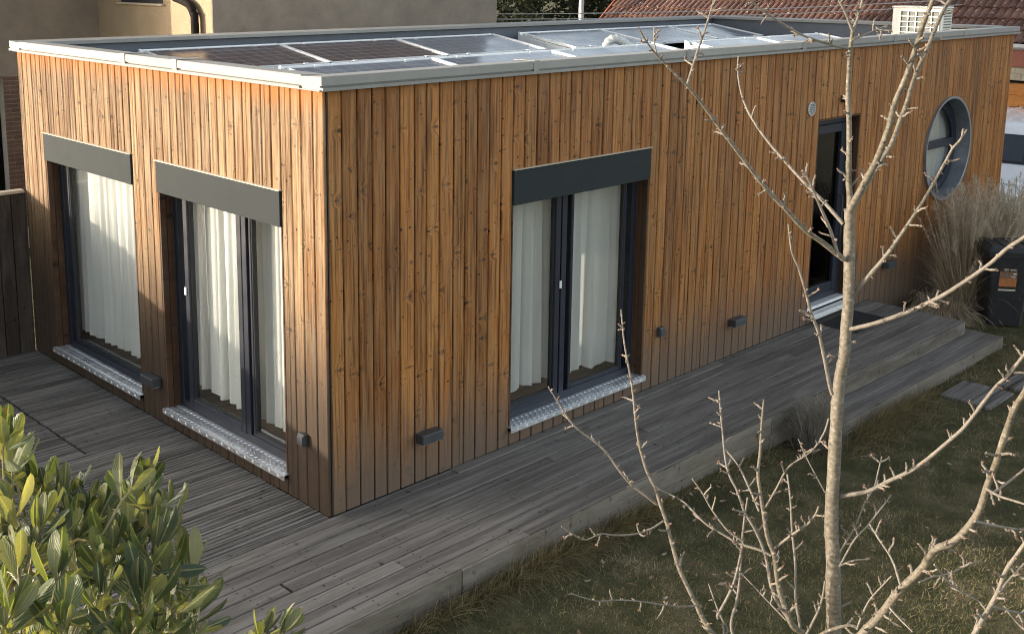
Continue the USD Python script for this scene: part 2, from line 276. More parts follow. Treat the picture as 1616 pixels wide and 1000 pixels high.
MT["lamp"] = plain("grey_lamp_metal", (0.050, 0.053, 0.057), 0.4, metal=0.3)
MT["lens"] = plain("lamp_lens", (0.6, 0.6, 0.58), 0.3)
MT["white_plastic"] = plain("white_plastic", (0.62, 0.62, 0.60), 0.4)
MT["wall_in"] = plain("indoor_plaster", (0.55, 0.53, 0.50), 0.9)
MT["black_plastic"] = plain("black_plastic", (0.012, 0.013, 0.016), 0.45, var=0.25, scale=14)
MT["rubber"] = plain("rubber", (0.02, 0.02, 0.021), 0.85, bump=0.3, bscale=200)
MT["pipe_grey"] = plain("flexible_duct", (0.50, 0.50, 0.48), 0.5)
MT["cream"] = plain("cream_casing", (0.60, 0.585, 0.52), 0.42, var=0.06)
MT["fan"] = plain("fan_dark", (0.13, 0.135, 0.12), 0.6)
MT["render_grey_brown"] = plain("grey_brown_render", (0.215, 0.176, 0.138), 0.95, var=0.2, scale=2.5, bump=0.6, bscale=90)  # grey-brown plaster of the main walls, its own colour
MT["render_ochre"] = plain("ochre_render", (0.33, 0.25, 0.16), 0.95, var=0.12, scale=2.5, bump=0.6, bscale=90)  # lighter ochre plaster of the side wall, its own colour
MT["brick"] = plain("brown_brick", (0.115, 0.066, 0.046), 0.8, var=0.3, scale=5, bump=0.3, bscale=80)
MT["mortar"] = plain("mortar", (0.38, 0.34, 0.29), 0.95)
MT["brown_pipe"] = plain("brown_downpipe", (0.014, 0.011, 0.010), 0.75, spec=0.1)
MT["tile"] = mat("clay_roof_tile", {"g": ("geometry", {}), "oi": ("object_info", {}), "n": ("noise_texture", {"scale": 2.2, "detail": 5.0, "roughness": 0.65}), "r": ("rgb_ramp", {"ramp": [(0.3, (0.052, 0.024, 0.018)), (0.5, (0.085, 0.039, 0.028)), (0.7, (0.13, 0.068, 0.050))]}),
                           "sp": ("noise_texture", {"scale": 16.0, "detail": 2.0}), "sm": ("map_range", {"from_min": 0.66, "from_max": 0.71, "to_min": 0.0, "to_max": 0.85, "clamp": True}), "mx": ("mix_color", {"b": (0.36, 0.33, 0.29)}), "vr": ("map_range", {"to_min": 0.7, "to_max": 1.3}), "hs": ("hsv", {}), "p": ("principled_bsdf", {"roughness": 0.8})},
                  [("g.position", "n.vector"), ("n.fac", "r.fac"), ("r.color", "hs.color"), ("oi.random", "vr.value"), ("vr.result", "hs.value"), ("hs.color", "mx.a"), ("g.position", "sp.vector"), ("sp.fac", "sm.value"), ("sm.result", "mx.fac"), ("mx.result", "p.base_color")])
MT["gutter"] = plain("white_gutter", (0.62, 0.62, 0.60), 0.4)
MT["redbrown"] = plain("redbrown_band", (0.24, 0.075, 0.045), 0.6, var=0.2)
MT["stone"] = plain("beige_stone", (0.36, 0.31, 0.22), 0.85, var=0.2)
MT["car_paint"] = plain("white_car_paint", (0.72, 0.73, 0.75), 0.25, var=0.03, coat=0.6)
MT["wire"] = plain("wire_grey", (0.35, 0.34, 0.32), 0.6)
MT["pole"] = plain("pole_grey", (0.42, 0.42, 0.42), 0.55, metal=0.3)
def glass(name, tint, ior=1.5, rough=0.0):
    return mat(name, {"t": ("transparent_bsdf", {"color": tint}), "g": ("glossy_bsdf", {"color": (0.95, 0.97, 1.0), "roughness": rough}), "lw": ("layer_weight", {"blend": 0.5}), "pw": ("math", {"math_type": "power", "value2": 4.5}), "f": ("math", {"math_type": "multiply_add", "value2": 0.75, "value3": 0.045}), "m": ("mix_closure", {})},
               [("lw.facing", "pw.value1"), ("pw.value", "f.value1"), ("f.value", "m.fac"), ("t.BSDF", "m.closure1"), ("g.BSDF", "m.closure2")], surface="m.closure")
MT["glass"] = glass("window_glass", (0.97, 0.98, 0.975), 1.55)
MT["glass_dark"] = glass("tinted_glass", (0.30, 0.33, 0.36), 1.6)
MT["sheer"] = mat("sheer_curtain", {"g": ("geometry", {}), "n": ("noise_texture", {"scale": 500.0, "detail": 2.0}), "r": ("rgb_ramp", {"ramp": [(0.3, (0.76, 0.755, 0.72)), (0.7, (0.89, 0.885, 0.85))]}),
                                   "d": ("diffuse_bsdf", {}), "t": ("translucent_bsdf", {}), "m": ("mix_closure", {"fac": 0.32}), "tr": ("transparent_bsdf", {}), "m2": ("mix_closure", {"fac": 0.13})},
                  [("g.position", "n.vector"), ("n.fac", "r.fac"), ("r.color", "d.color"), ("r.color", "t.color"), ("d.BSDF", "m.closure1"), ("t.BSDF", "m.closure2"), ("m.closure", "m2.closure1"), ("tr.BSDF", "m2.closure2")], surface="m2.closure")
rng = np.random.default_rng(7); random.seed(7)
# ---------------------------------------------------------------- ground
def ground_z(x, y):
    x, y = np.asarray(x, float), np.asarray(y, float)
    t = np.clip((x - 11.5) / 6.0, 0, 1); t = t * t * (3 - 2 * t)
    near = np.exp(-((x - 3) ** 2 + (y + 3) ** 2) / 60.0)
    b = (meshkit.fbm(np.stack([x * 0.9, y * 0.9, np.zeros_like(x)], -1), 3, 5) - 0.5) * 0.09 * near
    rise = 0.085 * np.clip((4.2 - x) / 1.2, 0, 1) * np.exp(-((y + 1.15) / 0.9) ** 2)
    return -0.30 - 0.42 * t + b + rise
gx = np.concatenate([np.linspace(-400, -14, 12), np.arange(-12, 22, 0.25), np.linspace(24, 420, 14)])
gy = np.concatenate([np.linspace(-400, -14, 12), np.arange(-12, 12, 0.25), np.linspace(13, 420, 16)])
GX, GY = np.meshgrid(gx, gy, indexing="ij"); nx_, ny_ = len(gx), len(gy)
idx = np.arange(nx_ * ny_).reshape(nx_, ny_)
gf = np.stack([idx[:-1, :-1], idx[1:, :-1], idx[1:, 1:], idx[:-1, 1:]], -1).reshape(-1, 4)
MT["soil"] = mat("lawn_soil", {"g": ("geometry", {}), "n": ("noise_texture", {"scale": 3.2, "detail": 6.0, "roughness": 0.7}), "r": ("rgb_ramp", {"ramp": [(0.28, (0.050, 0.038, 0.023)), (0.46, (0.065, 0.062, 0.027)), (0.62, (0.12, 0.098, 0.055)), (0.75, (0.17, 0.135, 0.085))]}),
                               "n2": ("noise_texture", {"scale": 60.0, "detail": 4.0}), "b": ("bump", {"strength": 0.9, "distance": 0.03}), "p": ("principled_bsdf", {"roughness": 0.95, "specular_ior_level": 0.2})},
                 [("g.position", "n.vector"), ("n.fac", "r.fac"), ("r.color", "p.base_color"), ("g.position", "n2.vector"), ("n2.fac", "b.height"), ("b.normal", "p.normal")])
obj("ground", (np.c_[GX.ravel(), GY.ravel(), ground_z(GX, GY).ravel()], gf), MT["soil"], smooth=True, kind="structure")

# ---------------------------------------------------------------- wooden deck
deck = UsdGeom.Xform.Define(stage, "/World/deck"); tag(deck, kind="structure")
DECK_Y, DECK_X1 = -1.115, 7.89
def deck_board(parent, x0, x1, y0, y1, z, ribs, m=None, name="deck_board"):
    """a board along x with rounded edges and shallow ribs along the grain"""
    w = y1 - y0; pr = [(y0, z - 0.028), (y0, z - 0.003), (y0 + 0.003, z)]
    for k in range(1, ribs):
        c = y0 + w * (k + rng.uniform(-0.12, 0.12)) / ribs; hw_ = rng.uniform(0.004, 0.008); pr += [(c - hw_, z), (c - hw_ * 0.6, z - 0.0065), (c + hw_ * 0.6, z - 0.0065), (c + hw_, z)]
    pr += [(y1 - 0.003, z), (y1, z - 0.003), (y1, z - 0.028)]
    tilt = rng.normal(0, 0.012)
    mb = MB().prism(pr, x0, x1, "yz")
    v, f = mb.get(); v[:, 2] += (v[:, 1] - (y0 + y1) / 2) * tilt + rng.normal(0, 0.0018); v[:, 1] += rng.normal(0, 0.0010)
    return obj(name, (v, f), m or W["deck"], parent)
pitch = 0.1265; y = DECK_Y + 0.002; row = 0
while y < 4.84:
    y1 = min(y + pitch - 0.007, 4.845)
    left_end = -5.6
    if y < -0.002 - 0.08:                      # the walkway in front of the long wall: long run
        cuts = [left_end, DECK_X1 - 0.004]; base = [-2.9, 0.85, 4.45]
        off = [0.0, 1.35, -0.9, 0.55, -1.6, 1.0, -0.4, 1.7, 0.3][row % 9]
        cuts += [b + off for b in base if left_end + 0.5 < b + off < DECK_X1 - 0.5]
    else:
        y1 = min(y1, 4.845)
        cuts = [left_end, -0.004]
        if 2.12 < y: cuts.append(-0.765 + rng.normal(0, 0.004))
        else: cuts.append(-2.2 + [0.0, 0.9, -0.8][row % 3])
    if y < 0 < y1: y1 = -0.004
    cuts = sorted(cuts)
    for a, b in zip(cuts[:-1], cuts[1:]):
        gap = 0.012 if abs(a + 0.765) < 0.02 or abs(b + 0.765) < 0.02 else 0.0022
        deck_board(deck, a + (gap if a > left_end else 0), b - (gap if b < DECK_X1 - 0.01 and b < -0.01 or b > 0 and b < DECK_X1 - 0.01 else 0), y, y1, 0.0, *((3, W["deck"]) if y > -0.05 else (1, W["walk"])))
    if y < 0 and y1 == -0.004: y = 0.002 - 0.0; row += 1; continue
    y += pitch; row += 1
scr = MB()
for xj in np.arange(-5.4, 7.8, 0.55):
    for r in range(9):
        for s in (0.028, 0.09):
            yj = DECK_Y + 0.002 + r * pitch + s
            if yj < -0.03: scr.obox((xj + rng.normal(0, 0.006), yj + rng.normal(0, 0.003), 0.0012), np.eye(3), (0.004, 0.004, 0.0008))
obj("screw_heads", scr, MT["dark"], deck, kind="stuff")
obj("deck_frame", MB().box(-5.6, 7.86, -1.08, -0.01, -0.12, -0.034).box(-5.6, -0.03, 0.0, 4.8, -0.12, -0.034), MT["dark"], deck)
# fascia in two lengths, end fascia, the lower step
for a, b in ((-5.6, 0.19), (0.195, 3.9), (3.905, 7.888)):
    obj("fascia_board", MB().box(a, b, DECK_Y - 0.022, DECK_Y - 0.001, -0.158, -0.004, 0.003), W["fascia"], deck)
    obj("fascia_board", MB().box(a, b, DECK_Y - 0.018, DECK_Y - 0.001, -0.30, -0.163, 0.003), W["fascia"], deck)
obj("end_fascia", MB().box(DECK_X1 - 0.002, DECK_X1 + 0.02, DECK_Y - 0.02, -0.02, -0.15, -0.004, 0.003), W["deck_end"], deck)
step = UsdGeom.Xform.Define(stage, "/World/deck_step"); tag(step, kind="structure")
for k, (a, b) in enumerate(((-1.43, -1.289), (-1.283, -1.145))):
    deck_board(step, 4.32, 8.15, a, b, -0.16, 1, W["walk"])
deck_board(step, 7.918, 8.15, -1.139, -1.0, -0.16, 1, W["walk"]); deck_board(step, 7.918, 8.15, -0.994, -0.85, -0.16, 1, W["walk"]); deck_board(step, 7.918, 8.15, -0.844, -0.70, -0.16, 1, W["walk"])
obj("fascia_board", MB().box(4.32, 8.152, -1.454, -1.434, -0.315, -0.163, 0.003), W["fascia"], step)
obj("end_fascia", MB().box(8.152, 8.172, -1.454, -0.68, -0.315, -0.163, 0.003), W["deck_end"], step)
obj("step_frame", MB().box(4.34, 8.13, -1.42, -1.15, -0.3, -0.195), MT["dark"], step)

# ---------------------------------------------------------------- the timber cabin
L, Wd, TOP = 11.625, 4.846, 2.99
house = thing("timber_cabin", "flat-roofed cabin clad in upright brown boards with curtained windows and a round window", "house")
side = lambda u, w, t: np.c_[u, np.broadcast_to(t, np.shape(u)), w]
end = lambda u, w, t: np.c_[np.broadcast_to(t, np.shape(u)), u, w]
RC, RZ, RR_ = 9.76, 1.605, 0.643
open_side = [(1.806, 3.557, 0.155, 2.25), (6.482, 7.412, 0.127, 2.242)]
open_end = [(0.50, 2.226, 0.155, 2.25), (2.64, 4.337, 0.155, 2.25)]

def spans(lo, hi, opens):
    xs = sorted({lo, hi, *[o[0] for o in opens], *[o[1] for o in opens]})
    return list(zip(xs[:-1], xs[1:]))
def clad(plane, lo, hi, opens, pitch, m, circle=None, zb=0.002, zb2=None, groove=0.0):
    n_rg = np.random.default_rng(11 if plane == "side" else 12)
    for a, b in spans(lo, hi, opens):
        n = max(1, round((b - a) / pitch)); e = a + (b - a) * (np.arange(n + 1) / n)
        e[1:-1] += n_rg.uniform(-0.007, 0.007, n - 1)
        for u0, u1 in zip(e[:-1], e[1:]):
            bot = zb if zb2 is None or u1 < zb2[0] else zb2[1]
            segs = [(bot, TOP - 0.004)]
            for o in opens:
                if u0 > o[0] - 1e-6 and u1 < o[1] + 1e-6: segs = [(bot, o[2] - 0.045), (o[3] + 0.004, TOP - 0.004)]
            du, push = 0.0040, n_rg.uniform(0, 0.0025)
            a0, a1 = u0 + du + (0.010 if plane == "end" and abs(u0 - 2.64) < 1e-6 else 0), u1 - du
            if circle and a1 > circle[0] - circle[2] and a0 < circle[0] + circle[2]:
                poly = sbox(a0, bot, a1, TOP - 0.004).difference(Point(circle[0], circle[1]).buffer(circle[2], 48))
                for g_ in getattr(poly, "geoms", [poly]):
                    if g_.area > 1e-4: obj("board", MB().extr(g_, push, 0.021, side), m, house)
                continue
            c = 0.006
            pr = [(a0, 0.021), (a0, push + c), (a0 + c, push)]
            if n_rg.random() < groove:
                q = a0 + (a1 - a0) * n_rg.uniform(0.35, 0.65); pr += [(q - 0.004, push), (q, push + 0.005), (q + 0.004, push)]
            pr += [(a1 - c, push), (a1, push + c), (a1, 0.021)]
            for z0, z1 in segs:
                if z1 - z0 < 0.02: continue
                mb = MB().prism(pr if plane == "side" else [(t, u) for u, t in pr], z0, z1, "xy")
                obj("board", mb, m, house)
clad("side", 0.030, L, open_side, 0.131, W["clad_side"], (RC, RZ, RR_ + 0.002), zb2=(7.95, -0.26), groove=0.12)
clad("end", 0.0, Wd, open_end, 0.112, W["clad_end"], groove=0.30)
# far walls, backing and inside faces
def walls(t0, t1, m, name, zlo=-0.28, inset=0.0):
    ps = sbox(0.024 + inset, zlo, L - inset, TOP if inset == 0 else 2.56)
    for o in open_side: ps = ps.difference(sbox(o[0], o[2] - 0.04, o[1], o[3]))
    ps = ps.difference(Point(RC, RZ).buffer(RR_, 48))
    pe = sbox(0.022 + inset, zlo, Wd - inset, TOP if inset == 0 else 2.56)
    for o in open_end: pe = pe.difference(sbox(o[0], o[2] - 0.04, o[1], o[3]))
    obj(name, MB().extr(ps, t0, t1, side), m, house); obj(name, MB().extr(pe, t0, t1, end), m, house)
walls(0.023, 0.11, MT["dark"], "wall_backing")
walls(0.112, 0.20, MT["wall_in"], "inner_wall", 0.10, 0.112)
obj("rear_wall", MB().box(0.02, L, Wd - 0.111, Wd - 0.001, -0.28, TOP).box(0.115, L - 0.115, Wd - 0.28, Wd - 0.112, -0.28, 2.56), W["jamb_x"], house)
obj("far_wall", MB().box(L - 0.111, L - 0.002, 0.024, Wd - 0.112, -0.28, TOP).box(L - 0.28, L - 0.112, 0.31, Wd - 0.282, -0.28, 2.56), W["jamb_x"], house)
obj("indoor_floor", MB().box(0.13, L - 0.29, 0.13, Wd - 0.29, 0.02, 0.152), W["floor"], house)
obj("ceiling", MB().box(0.302, L - 0.29, 0.302, Wd - 0.29, 2.48, 2.56), MT["wall_in"], house)
obj("partition_wall", MB().box(5.2, 5.32, 0.302, Wd - 0.29, 0.153, 2.478).box(8.2, 8.32, 0.302, Wd - 0.29, 0.153, 2.478), MT["wall_in"], house)
obj("corner_trim", MB().box(0.0235, 0.0285, -0.003, 0.02, 0.0, TOP), MT["black_plastic"], house)
nails = MB(); MT["pipe_nail"] = plain("dull_nail_heads", (0.30, 0.25, 0.19), 0.5, metal=0.5)
for z in (0.35, 1.02, 1.66, 2.36, 2.86):
    for k in range(88):
        x = 0.03 + (k + 0.5) * 0.1318
        for s in (-0.035, 0.035):
            xx_ = x + s + rng.normal(0, 0.012); zz_ = z + rng.normal(0, 0.05)
            if rng.random() < 0.45: continue
            if any(o[0] - 0.03 < xx_ < o[1] + 0.03 and o[2] - .06 < zz_ < o[3] + 0.03 for o in open_side) or math.hypot(xx_ - RC, zz_ - RZ) < RR_ + 0.04 or xx_ > L - 0.05: continue
            nails.obox((xx_, -0.0005, zz_), np.eye(3), (0.0026, 0.0012, 0.0026))
obj("nail_heads", nails, MT["pipe_nail"], house, kind="stuff")

# window and door units --------------------------------------------------------
def fbox(mb, fr, u0, u1, w0, w1, t0, t1, c=0.0):
    b = MB().box(u0, u1, t0, t1, w0, w1, c); v, f = b.get()
    return mb.add(fr(v[:, 0], v[:, 2], v[:, 1]), f)
def ring(mb, fr, u0, u1, w0, w1, wd, t0, t1, c=0.004):
    fbox(mb, fr, u0, u0 + wd, w0, w1, t0, t1, c); fbox(mb, fr, u1 - wd, u1, w0, w1, t0, t1, c)
    fbox(mb, fr, u0 + wd, u1 - wd, w0, w0 + wd, t0 + 0.001, t1, c); fbox(mb, fr, u0 + wd, u1 - wd, w1 - wd, w1, t0 + 0.001, t1, c)
def sill(fr, u0, u1, z, name="window_sill", depth=0.12):
    mb = MB(); fbox(mb, fr, u0 - 0.012, u1 + 0.012, z - 0.004, z, -0.036, depth); fbox(mb, fr, u0 - 0.012, u1 + 0.012, z - 0.042, z - 0.0045, -0.038, -0.034)
    s = obj(name, mb, MT["alu"], house)
    tr = MB(); n = int((u1 - u0) / 0.054); k = 0
    def lozenge(u, a, b, kind, ang, l, w, h):
        ca, sa = math.cos(ang), math.sin(ang); pts = [(l * ca, l * sa), (-w * sa, w * ca), (-l * ca, -l * sa), (w * sa, -w * ca)]
        if kind == "top": P = [fr(np.array([u + p]), np.array([z + 0.0005]), np.array([a + q]))[0] for p, q in pts] + [fr(np.array([u]), np.array([z + h]), np.array([a]))[0]]
        else: P = [fr(np.array([u + p]), np.array([b + q]), np.array([-0.0385]))[0] for p, q in pts] + [fr(np.array([u]), np.array([b]), np.array([-0.0385 - h]))[0]]
        tr.add(np.array(P), [[0, 1, 4], [1, 2, 4], [2, 3, 4], [3, 0, 4]])
    for i in range(n + 1):
        u = u0 + 0.014 + i * 0.054
        for j in range(3):
            lozenge(u + (0.027 if j % 2 else 0) if u + 0.027 < u1 else u, -0.010 + j * 0.046, 0, "top", math.pi / 4 * (1 if j % 2 else -1), 0.024, 0.011, 0.0075)
        lozenge(u, 0, z - 0.022, "lip", math.pi / 4 * (1 if i % 2 else -1), 0.017, 0.0065, 0.005)
    obj("tread_pattern", tr, MT["alu"], s, kind="stuff")
    return s
def window(fr, o, panes, zg0, zg1, sash_of, handle=None, label=None):
    """outer frame with a mullion, sashes round the panes that open, a pane of glass for each"""
    u0, u1, z0, z1 = o; fmb = MB()
    ring(fmb, fr, u0 + 0.019, u1 - 0.019, z0 + 0.002, z1 - 0.02, 0.062, 0.118, 0.19)
    for a, b in zip(panes[:-1], panes[1:]):
        c0, c1 = a[1], b[0]; m = (c0 + c1) / 2; fbox(fmb, fr, m - 0.032, m + 0.032, z0 + 0.064, z1 - 0.082, 0.1185, 0.189, 0.004)
    win = obj("window", fmb, MT["frame"], house, label=label)
    for k, (a, b) in enumerate(panes):
        wd = 0.066 if sash_of[k] else 0.03; sm = MB()
        lo = zg0 if sash_of[k] else zg0 - 0.02
        ring(sm, fr, a - wd, b + wd, lo - wd, zg1 + wd, wd, 0.112 if sash_of[k] else 0.121, 0.178, 0.006)
        obj("sash", sm, MT["frame"], win)
        ring(bd := MB(), fr, a, b, lo, zg1, 0.008, 0.128, 0.16, 0.001); obj("glazing_bead", bd, MT["rubber"], win)
        pm = MB(); fbox(pm, fr, a + 0.002, b - 0.002, lo + 0.002, zg1 - 0.002, 0.145, 0.146); obj("pane", pm, MT["glass"], win)
    if handle:
        hm = MB(); u, t = handle; fbox(hm, fr, u - 0.014, u + 0.014, 1.15, 1.215, t - 0.012, t, 0.003)
        obj("latch_plate", hm, MT["white_plastic"], win)
        hm = MB(); fbox(hm, fr, u + 0.055, u + 0.075, 1.06, 1.20, 0.20, 0.215, 0.004); fbox(hm, fr, u + 0.055, u + 0.075, 1.17, 1.19, 0.18, 0.2, 0.003)
        obj("handle", hm, MT["white_plastic"], win)
    return win
def jambs(fr, o, m, depth=0.118, bottom=True):
    u0, u1, z0, z1 = o
    for q in ((u0 + 0.001, u0 + 0.018), (u1 - 0.018, u1 - 0.001)):
        for k, (a, b) in enumerate(((0.0035, 0.058), (0.062, depth))):
            mb = MB(); fbox(mb, fr, q[0], q[1], z0 + (0.002), z1 - 0.002, a, b, 0.002); obj("reveal_board", mb, W["jamb_x"], house)
    mb = MB(); fbox(mb, fr, u0 + 0.019, u1 - 0.019, z1 - 0.018, z1 - 0.002, 0.0035, depth, 0.002); obj("reveal_board", mb, W["jamb_x"], house)
def screen_box(fr, o, zb):
    u0, u1, z0, z1 = o; mb = MB(); fbox(mb, fr, u0 + 0.003, u1 - 0.003, zb, z1 - 0.002, -0.014, 0.09, 0.003)
    s = obj("blind_box", mb, MT["screen_box"], house)
    fl = MB(); fbox(fl, fr, u0 - 0.004, u1 + 0.004, z1 - 0.001, z1 + 0.006, -0.024, 0.015, 0.001); obj("top_strip", fl, MT["flash"], s)
wn1 = window(end, open_end[1], [(2.74, 4.14)], 0.27, 2.12, [False])
wn2 = window(end, open_end[0], [(0.60, 1.085), (1.27, 1.985)], 0.27, 2.12, [False, True], handle=(2.035, 0.112))
wn3 = window(side, open_side[0], [(1.90, 2.455), (2.69, 3.375)], 0.27, 2.12, [True, False], handle=(2.52, 0.112))
for fr, o in ((end, open_end[0]), (end, open_end[1]), (side, open_side[0])):
    jambs(fr, o, None); sill(fr, o[0], o[1], o[2])
screen_box(end, open_end[1], 1.992); screen_box(end, open_end[0], 1.992); screen_box(side, open_side[0], 1.972)
# door at the platform
o = open_side[1]; jambs(side, o, None)
dm = MB(); ring(dm, side, o[0] + 0.019, o[1] - 0.019, o[2] + 0.03, o[3] - 0.02, 0.07, 0.118, 0.19)
door = obj("door", dm, MT["frame"], house)
sm = MB(); ring(sm, side, o[0] + 0.095, o[1] - 0.095, o[2] + 0.105, o[3] - 0.095, 0.10, 0.112, 0.178, 0.006); obj("leaf", sm, MT["frame"], door)
pm = MB(); fbox(pm, side, o[0] + 0.197, o[1] - 0.197, o[2] + 0.207, o[3] - 0.197, 0.145, 0.146); obj("pane", pm, MT["glass_dark"], door)
hm = MB().tube([(7.245, 0.108, 0.85), (7.245, 0.07, 0.86), (7.245, 0.065, 0.9), (7.245, 0.065, 1.28), (7.245, 0.07, 1.32), (7.245, 0.108, 1.33)], 0.010, 10); obj("handle", hm, MT["lamp"], door)
ds = MB(); fbox(ds, side, o[0] + 0.02, o[1] - 0.02, o[2] - 0.005, o[2] + 0.03, 0.03, 0.19, 0.004); obj("threshold", ds, MT["alu_white"], door)
ds = MB(); fbox(ds, side, o[0] - 0.01, o[1] + 0.01, 0.10, 0.105, -0.07, 0.03); fbox(ds, side, o[0] - 0.01, o[1] + 0.01, 0.058, 0.0995, -0.072, -0.067)
for k in range(30): u = o[0] + 0.005 + k * 0.031; fbox(ds, side, u, u + 0.014, 0.1055, 0.112, -0.066, 0.0, 0.002); fbox(ds, side, u, u + 0.014, 0.066, 0.097, -0.077, -0.0725, 0.001)
obj("ribbed_ledge", ds, MT["alu_white"], house)
# round window
rw = MB().lathe([(RR_ - 0.004, -0.03), (RR_ + 0.016, -0.03), (RR_ + 0.016, 0.01), (RR_ - 0.002, 0.01), (RR_ - 0.018, 0.20), (RR_ - 0.024, 0.20), (RR_ - 0.012, -0.026), (RR_ - 0.004, -0.03)], (RC, 0, RZ), "y", 72)
MT["collar"] = plain("grey_metal_collar", (0.20, 0.215, 0.24), 0.35, metal=0.5, var=0.06)
rwin = obj("round_window", rw, MT["collar"], house, smooth=35, label="round window set in a grey metal collar")
fr_ = MB().lathe([(RR_ - 0.027, 0.15), (RR_ - 0.085, 0.15), (RR_ - 0.095, 0.16), (RR_ - 0.095, 0.2), (RR_ - 0.027, 0.2), (RR_ - 0.027, 0.15)], (RC, 0, RZ), "y", 72)
obj("frame", fr_, MT["frame"], rwin, smooth=35)
zt_ = RZ + 0.03; hw = math.sqrt((RR_ - 0.09) ** 2 - 0.03 ** 2)
obj("glazing_bar", MB().box(RC - hw, RC + hw, 0.146, 0.199, zt_ - 0.05, zt_ + 0.05, 0.006), MT["frame"], rwin)
lay = Point(RC, RZ).buffer(RR_ - 0.09, 48)
obj("pane", MB().extr(lay.intersection(sbox(RC - 1, zt_ + 0.05, RC + 1, 4)), 0.172, 0.173, side), MT["glass"], rwin)
obj("pane", MB().extr(lay.intersection(sbox(RC - 1, 0, RC + 1, zt_ - 0.05)), 0.172, 0.173, side), MT["glass"], rwin)
obj("sash", MB().lathe([(RR_ - 0.097, 0.155), (RR_ - 0.135, 0.155), (RR_ - 0.14, 0.165), (RR_ - 0.14, 0.195), (RR_ - 0.097, 0.195), (RR_ - 0.097, 0.155)], (RC, 0, RZ), "y", 72), MT["frame"], rwin, smooth=35)

# roof, parapet, copings -------------------------------------------------------
obj("roof", MB().box(0.12, L - 0.1, 0.12, Wd - 0.1, 2.57, 2.68), MT["membrane"], house)
par = MB().box(0.112, L - 0.112, 0.112, 0.135, 2.681, 3.055).box(0.112, L - 0.112, Wd - 0.135, Wd - 0.112, 2.681, 3.055).box(0.112, 0.135, 0.136, Wd - 0.136, 2.681, 3.055).box(L - 0.135, L - 0.112, 0.136, Wd - 0.136, 2.681, 3.055)
obj("parapet_lining", par, MT["membrane"], house)
cp = [(-0.046, 3.020), (-0.046, 3.077), (-0.043, 3.080), (0.175, 3.071), (0.178, 3.069), (0.178, 3.035), (0.172, 3.035), (0.172, 3.056), (0.02, 3.056), (0.0, 2.9915), (-0.061, 2.984), (-0.063, 3.006), (-0.028, 3.009), (-0.028, 3.020)]
def coping(plane, a, b, flip=None):
    q = [((flip - u) if flip is not None else u, z) for u, z in cp]
    return obj("coping", MB().prism(q, a, b, "yz" if plane == "x" else "xz"), MT["coping"], house)
for a, b in zip((-0.046, 2.0, 4.0, 6.0, 8.0, 9.9), (1.998, 3.998, 5.998, 7.998, 9.898, L + 0.046)): coping("x", a, b); coping("x", a, b, Wd)
for a, b in zip((0.1785, 1.80, 2.62), (1.798, 2.618, Wd - 0.1785)): coping("y", a, b); coping("y", a, b, L)
obj("coping_lip", MB().box(-0.064, -0.0465, -0.046, 0.178, 2.985, 2.993).box(-0.0455, -0.02, 0.002, 0.178, 2.993, 3.0555), MT["coping"], house)
obj("coping_lip", MB().box(-0.0455, -0.02, Wd - 0.178, Wd - 0.002, 2.985, 3.0555), MT["coping"], house)
obj("coping_lip", MB().box(L + 0.02, L + 0.0455, 0.002, 0.178, 2.985, 3.0555), MT["coping"], house)
for (yj) in (1.80, 2.62):
    obj("joint_cover", MB().box(-0.051, -0.047, yj - 0.035, yj + 0.035, 2.997, 3.083).box(-0.05, 0.17, yj - 0.035, yj + 0.035, 3.0825, 3.086), MT["coping"], house)
for xj in (2.0, 4.0, 6.0, 8.0, 9.9):
    obj("joint_cover", MB().box(xj - 0.03, xj + 0.03, -0.050, -0.047, 2.997, 3.083).box(xj - 0.03, xj + 0.03, -0.05, 0.17, 3.0825, 3.086), MT["coping"], house)

# ---------------------------------------------------------------- curtains (hang indoors: things of their own)
def curtain(fr, u0, u1, t, z0, z1, folds, amp, label, seed, hem=0.0):
    r = np.random.default_rng(seed); nu, nz = 140, 26
    s = np.linspace(0, 1, nu); ph = np.cumsum(np.repeat(r.uniform(0.45, 1.8, nu // 10 + 1), 10)[:nu]); ph = ph / ph[-1] * folds * 2 * np.pi
    am = amp * (0.25 + 1.2 * meshkit.noise(np.c_[s * 8, s * 0, s * 0 + seed], seed))
    V = []
    for j in range(nz):
        h = j / (nz - 1); sw = 0.35 + 0.65 * h; drift = 0.10 * meshkit.noise(np.c_[s * 3 + 5, s * 0 + h * 0.7, s * 0 + seed], seed + 3)
        uu = u0 + (u1 - u0) * s + 0.010 * np.sin(ph * 2) * h
        tt = t + am * sw * (np.sin(ph + 8 * drift) + 0.25 * np.sin(2.3 * ph)) + 0.02 * (drift - 0.05)
        zz_ = z1 - (z1 - z0 + hem * np.sin(ph * 0.5 + seed) * 0.5 + hem * s) * h
        V.append(fr(uu, zz_, tt))
    V = np.vstack(V); id_ = np.arange(nu * nz).reshape(nz, nu)
    f = np.stack([id_[:-1, :-1], id_[:-1, 1:], id_[1:, 1:], id_[1:, :-1]], -1).reshape(-1, 4)
    c = obj("curtain", (V, f), MT["sheer"], None, smooth=True); tag(c, label, "curtain")
    b = MB(); a0 = fr(np.array([u0 - 0.1]), np.array([z1 + 0.02]), np.array([t]))[0]; a1 = fr(np.array([u1 + 0.1]), np.array([z1 + 0.02]), np.array([t]))[0]
    obj("curtain_rail", b.beam(a0, a1, 0.02, 0.02), MT["white_plastic"], c)
curtain(end, 2.72, 4.50, 0.262, 0.295, 2.30, 14, 0.030, "sheer white curtain behind the single fixed pane nearest the fence", 1, 0.02)
curtain(end, 1.40, 2.34, 0.262, 0.295, 2.30, 7, 0.030, "sheer white curtain behind the left sash of the end wall's two-part window", 2, -0.02)
